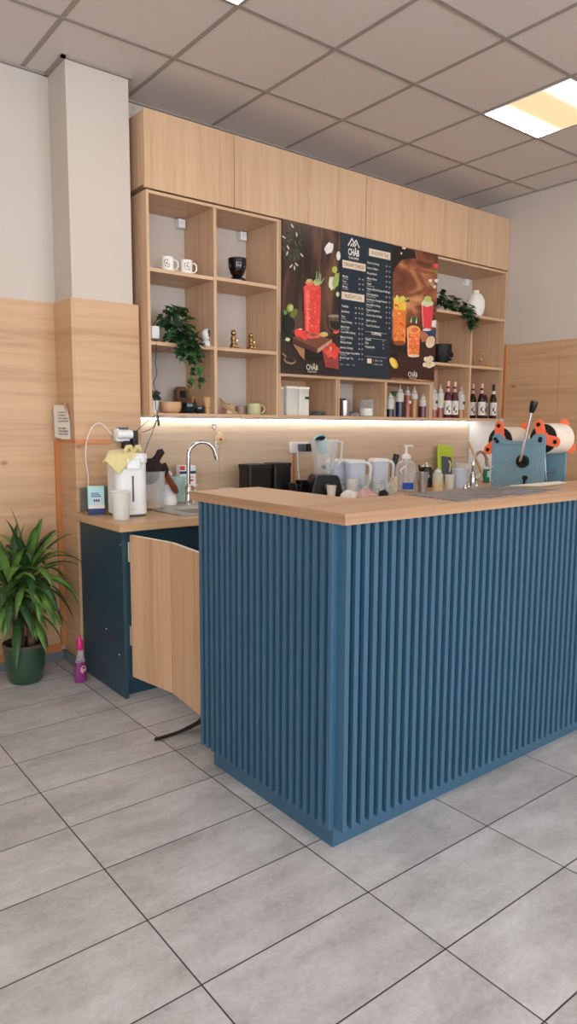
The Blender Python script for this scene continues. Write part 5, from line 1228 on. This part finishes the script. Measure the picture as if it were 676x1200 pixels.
# pump dispenser
t = thing('pump_dispenser', 'large clear pump dispenser with blue label', 'dispenser', (X(475, -.86, 573), -.86, BZ))
bm = B(); lathe(bm, [(0, 0), (.074, 0), (.078, .006), (.078, .195), (.062, .222), (.030, .240), (.026, .25)], seg=36); obj('jug', bm, 'clear', t, smooth=True)
bm = B(); lathe(bm, [(0, .003), (.0755, .003), (.0755, .145), (0, .145)], seg=32); obj('contents', bm, 'clear', t, smooth=True)
bm = B(); lathe(bm, [(0, .25), (.036, .25), (.036, .272), (.016, .288), (.010, .290), (.008, .345), (0, .345)], seg=20); tube(bm, [(-.018, 0, .348), (.06, 0, .348), (.072, 0, .340)], .008, 10); obj('pump', bm, 'white', t, smooth=True)
bm = B(); tube(bm, [(0, 0, .25), (0, 0, .02)], .005, 8); obj('dip_tube', bm, 'whitem', t, smooth=True)
bm = B(); tube(bm, [(-.07, -.02, .14), (-.095, -.03, .165), (-.06, -.05, .20)], .007, 8); obj('side_handle', bm, 'white', t, smooth=True)
bm = B(); n = 10; ring_ = [(.0792*math.cos(a), .0792*math.sin(a)) for a in [-PI/2-.55-.6+1.2*i/n for i in range(n+1)]]
lo = [bm.verts.new((a, b, .018)) for a, b in ring_]; hi = [bm.verts.new((a, b, .070)) for a, b in ring_]
for i in range(n): bm.faces.new((lo[i], lo[i+1], hi[i+1], hi[i]))
obj('label', bm, 'bluelbl', t)
# french press / shaker
t = thing('steel_shaker', 'steel shaker between the pump dispenser and the sauce bottle', 'shaker', (X(495, -.98, 573), -.98, BZ))
bm = B(); lathe(bm, [(0, 0), (.034, 0), (.038, .06), (.042, .150), (.039, .150), (.034, .004), (0, .004)], seg=30); obj('cup', bm, 'steel', t, smooth=True)
t = thing('black_kettle', 'small black kettle behind the steel shaker', 'kettle', (X(499, -.70, 565), -.70, BZ))
bm = B(); lathe(bm, [(0, 0), (.060, 0), (.066, .03), (.060, .12), (.046, .165), (0, .168)], seg=30); obj('body', bm, 'blackg', t, smooth=True)
bm = B(); lathe(bm, [(0, .168), (.048, .168), (.040, .182), (.012, .188), (.012, .20), (0, .205)], seg=24); obj('lid', bm, 'steel', t, smooth=True)
bm = B(); tube(bm, [(-.055, 0, .10), (-.08, 0, .15), (-.095, 0, .185)], [.012, .008, .006], 10); obj('spout', bm, 'blackg', t, smooth=True)
bm = B(); tube(bm, [(.055, 0, .14), (.088, 0, .14), (.092, 0, .06), (.062, 0, .04)], .007, 10); obj('handle', bm, 'blackg', t, smooth=True)
t = squeeze('cream filled squeeze bottle on the back worktop before the green holder', 512.5, -1.04, .040, .185, .50, 'cream', None, 'white', BZ, 573)
# lime holder with tablet
o0 = (X(516, -.47, 560), -.53, BZ)
t = thing('tablet_holder', 'lime green holder with a grey panel leaning on the splashback', 'holder', o0)
rt = Euler((-.14, .10, 0)).to_matrix().to_4x4()
bm = B(); box(bm, -.10, .10, -.008, .010, 0, .335, mat=rt); obj('frame', bm, 'lime', t, bevel=.010)
bm = B(); box(bm, -.065, .070, -.014, -.009, .02, .235, mat=rt); obj('panel', bm, 'slate', t, bevel=.004)
bm = B(); tube(bm, [tuple(rt @ Vector(p)) for p in ((.035, -.018, .10), (.05, -.018, .17), (.03, -.018, .20))], .006, 8); obj('hook', bm, 'whitem', t, smooth=True)
tumbler('frosted cup right of the cream sauce bottle', 526.5, -.94, .040, .115, 'frost')
t = thing('measuring_jug', 'pale blue plastic measuring jug left of the second tap', 'jug', (X(538, -.92, 572), -.92, BZ))
bm = B(); lathe(bm, [(0, 0), (.056, 0), (.066, .150), (.070, .153), (.066, .155), (.062, .15), (.052, .005), (0, .005)], seg=32); obj('jug', bm, 'jugblue', t, smooth=True)
bm = B(); tube(bm, [(.066, 0, .14), (.10, 0, .135), (.10, 0, .06), (.06, 0, .04)], .007, 10); obj('handle', bm, 'jugblue', t, smooth=True)
t = thing('clear_tub', 'clear stacked tubs behind the measuring jug', 'tub', (X(541, -.62, 560), -.62, BZ))
for k in range(3):
    bm = B(); lathe(bm, [(0, .06*k), (.05, .06*k), (.062, .06*k+.055), (.065, .06*k+.058), (.06, .06*k+.058), (.047, .06*k+.003), (0, .06*k+.003)], seg=26); obj('tub', bm, 'clear', t, smooth=True)
t = thing('ladle', 'steel ladle standing among the tubs', 'ladle', (X(533, -.58, 560), -.58, BZ)); bm = B(); tube(bm, [(0, 0, 0), (0, 0, .20), (.015, 0, .215), (.03, 0, .205)], .004, 8); obj('handle', bm, 'steel', t, smooth=True)
bm = B(); ball(bm, (0, 0, .02), .024, (1, 1, .8), 14); obj('bowl', bm, 'steel', t, smooth=True)
# tap bits, soap bottle, film web built as a stick
for k, (u, r) in enumerate(((545, .018), (549, .014), (558, .016))):
    bm = B(); lathe(bm, [(0, 0), (r, 0), (r*1.1, .012), (r*.7, .03), (r*.4, .045), (0, .047)], seg=18)
    tag(obj('pouring_nozzle', bm, 'chrome', smooth=True, loc=(X(u, -1.05+.05*k, 572), -1.05+.05*k, BZ)), ('chrome pourer left of the second tap, the larger', 'chrome pourer just beside the second tap base, the smallest', 'chrome pourer right of the second tap base')[k], 'pourer', 'chrome pourers by the second tap')
t = thing('soap_bottle', 'green washing-up liquid bottle under the blue machine tap', 'bottle', (X(569.5, -.70, 566), -.70, BZ))
bm = B(); lathe(bm, [(0, 0), (.034, 0), (.036, .01), (.036, .12), (0, .121)], seg=26, sy=.7); obj('contents', bm, 'green', t, smooth=True)
bm = B(); lathe(bm, [(.0362, .121), (.0362, .15), (.024, .19), (.012, .20), (0, .20)], seg=26, sy=.7); obj('bottle', bm, 'clear', t, smooth=True)
bm = B(); lathe(bm, [(0, .20), (.013, .20), (.013, .215), (.006, .22), (.005, .232), (0, .232)], seg=16); obj('cap', bm, 'red', t, smooth=True)
bm = B(); box(bm, -.024, .012, -.0268, -.0255, .05, .105); obj('label', bm, 'cyan', t)
a, b = at(556, 549, 1, -.50), at(576, 518, 1, -.44)
a.z = BZ; a.y = -.62; b.x = min(b.x, WR-.04); bm = B(); dz = (b-a); tube(bm, [(0, 0, .004), tuple(dz)], .008, 10)  # film web hanging from the sealer's roll, built as a stick
tag(obj('film_web_stick', bm, 'ochre', loc=a), 'film web built as a long wooden stick leaning against the white panel behind the second tap', 'stick')
# ================================================================== PAPER NOTE, FLOOR THINGS
A_ = at(64, 512, 1, WB-.05); B_ = at(82, 515.5, 0, PX0-.015)
ex = Vector((B_.x-A_.x, B_.y-A_.y, 0)); wn_ = ex.length; ex.normalize(); en = Vector((ex.y, -ex.x, 0))
nt_ = thing('paper_note', 'torn white paper note with printed lines taped at the pillar corner', 'note', A_)
m4 = Matrix(((ex.x, -en.x, 0, 0), (ex.y, -en.y, 0, 0), (0, 0, 1, 0), (0, 0, 0, 1)))
bm = B(); vs = [bm.verts.new(m4 @ Vector(p)) for p in ((0, 0, 0), (wn_*.5, 0, -.012), (wn_, .004, -.012), (wn_*.99, .004, .085), (wn_*.9, 0, .17), (wn_*.66, 0, .183), (0, 0, .188))]; bm.faces.new(vs)
o = obj('sheet', bm, 'paper', nt_); md = o.modifiers.new('s', 'SOLIDIFY'); md.thickness = .0008; md.offset = 0
bm = B()
for k, (z_, n) in enumerate(((.138, 'POZOR'), (.121, 'HORKÁ'), (.104, 'VODA, NESAHAT'), (.087, 'NA KOHOUTEK'), (.046, 'PROSÍM'), (.030, 'DĚKUJEME'), (.014, 'OBSLUHA'))):
    text(bm, n, wn_*.28, z_, .0125, -.0012, 0, 'LEFT', min(1, 7.5/len(n))*wn_/.085*.95, mat=m4, bold=.02)
obj('lettering', bm, 'ink', nt_)
for q in (((-.035, .004, .150), (-.004, .002, .175), (.0, .002, .142)), ((.002, .004, .189), (.030, .006, .208), (.034, .006, .192), (.020, .002, .184)), ((wn_*.68, -.002, .184), (wn_*.78, -.004, .214), (wn_*.92, -.004, .168), (wn_*.90, -.004, .128))):
    bm = B(); bm.faces.new([bm.verts.new(m4 @ Vector(p)) for p in q])
    o = obj('torn_tape', bm, 'tan', nt_); md = o.modifiers.new('s', 'SOLIDIFY'); md.thickness = .0006
t = thing('spray_bottle', 'small pink and purple cleaner bottle on the floor beside the cabinet', 'bottle', (-.088, -.868, 0), .3)
bm = B(); lathe(bm, [(0, 0), (.034, 0), (.037, .006), (.036, .08), (.030, .115), (0, .117)], seg=26, sy=.75); obj('liquid', bm, 'purple', t, smooth=True)
bm = B(); lathe(bm, [(.0302, .117), (.022, .145), (.015, .165), (.012, .19), (0, .19)], seg=26, sy=.8); obj('neck', bm, 'clear', t, smooth=True)
bm = B(); lathe(bm, [(0, .185), (.017, .185), (.022, .205), (.018, .235), (.009, .25), (.007, .268), (0, .27)], seg=20); obj('cap', bm, 'magenta', t, smooth=True)
bm = B(); ball(bm, (0, -.026, .075), .020, (1, .22, 1.1), 18); lb = obj('label', bm, 'capink', t, smooth=True)
bm = B(); ball(bm, (0, -.0285, .085), .011, (1, .25, .6), 14); ball(bm, (.004, -.029, .06), .007, (1, .25, .8), 12); obj('emblem', bm, 'purple', lb, smooth=True)
# black bag with strap on the floor behind the bar corner
t = thing('black_bag', 'black bag lying on the floor behind the bar, strap trailing out', 'bag', (.235, -1.90, 0))
bm = B(); ball(bm, (.02, .0, .10), .16, (1.0, .8, .62), 24); ball(bm, (.10, .02, .09), .14, (1, .9, .6), 20)
for v in bm.verts: v.co.z = max(v.co.z, .0)
obj('bag', bm, 'blackm', t, smooth=True)
sp = [at(181, 867.5, 2, .008), at(195, 863.5, 2, .008), at(210, 858.5, 2, .008), at(222, 853, 2, .02), at(231, 848.5, 2, .04), at(236, 845, 2, .07)]
bm = B(); prev = None
for i, p in enumerate(sp):
    q = p-Vector(t.location); w = Vector((.35, .9, 0)).normalized()*(.011+.006*(i > 2)+.012*(i > 4)); r_ = [bm.verts.new(q-w), bm.verts.new(q+w), bm.verts.new(q+w+Vector((0, 0, .006))), bm.verts.new(q-w+Vector((0, 0, .006)))]
    if prev:
        for j in range(4): bm.faces.new((prev[j], prev[(j+1) % 4], r_[(j+1) % 4], r_[j]))
    else: bm.faces.new(r_)
    prev = r_
bm.faces.new(prev[::-1]); obj('strap', bm, 'blackm', t)

# ================================================================== LIGHT
W = bpy.data.worlds.new('world'); sc.world = W; W.use_nodes = True
bg = W.node_tree.nodes['Background']; bg.inputs[0].default_value = (.86, .92, 1.0, 1); bg.inputs[1].default_value = 6.6
sc.view_settings.view_transform = 'Standard'; sc.view_settings.look = 'None'; sc.view_settings.gamma = 1; sc.view_settings.use_curve_mapping = False
sc.view_settings.exposure = 0.0
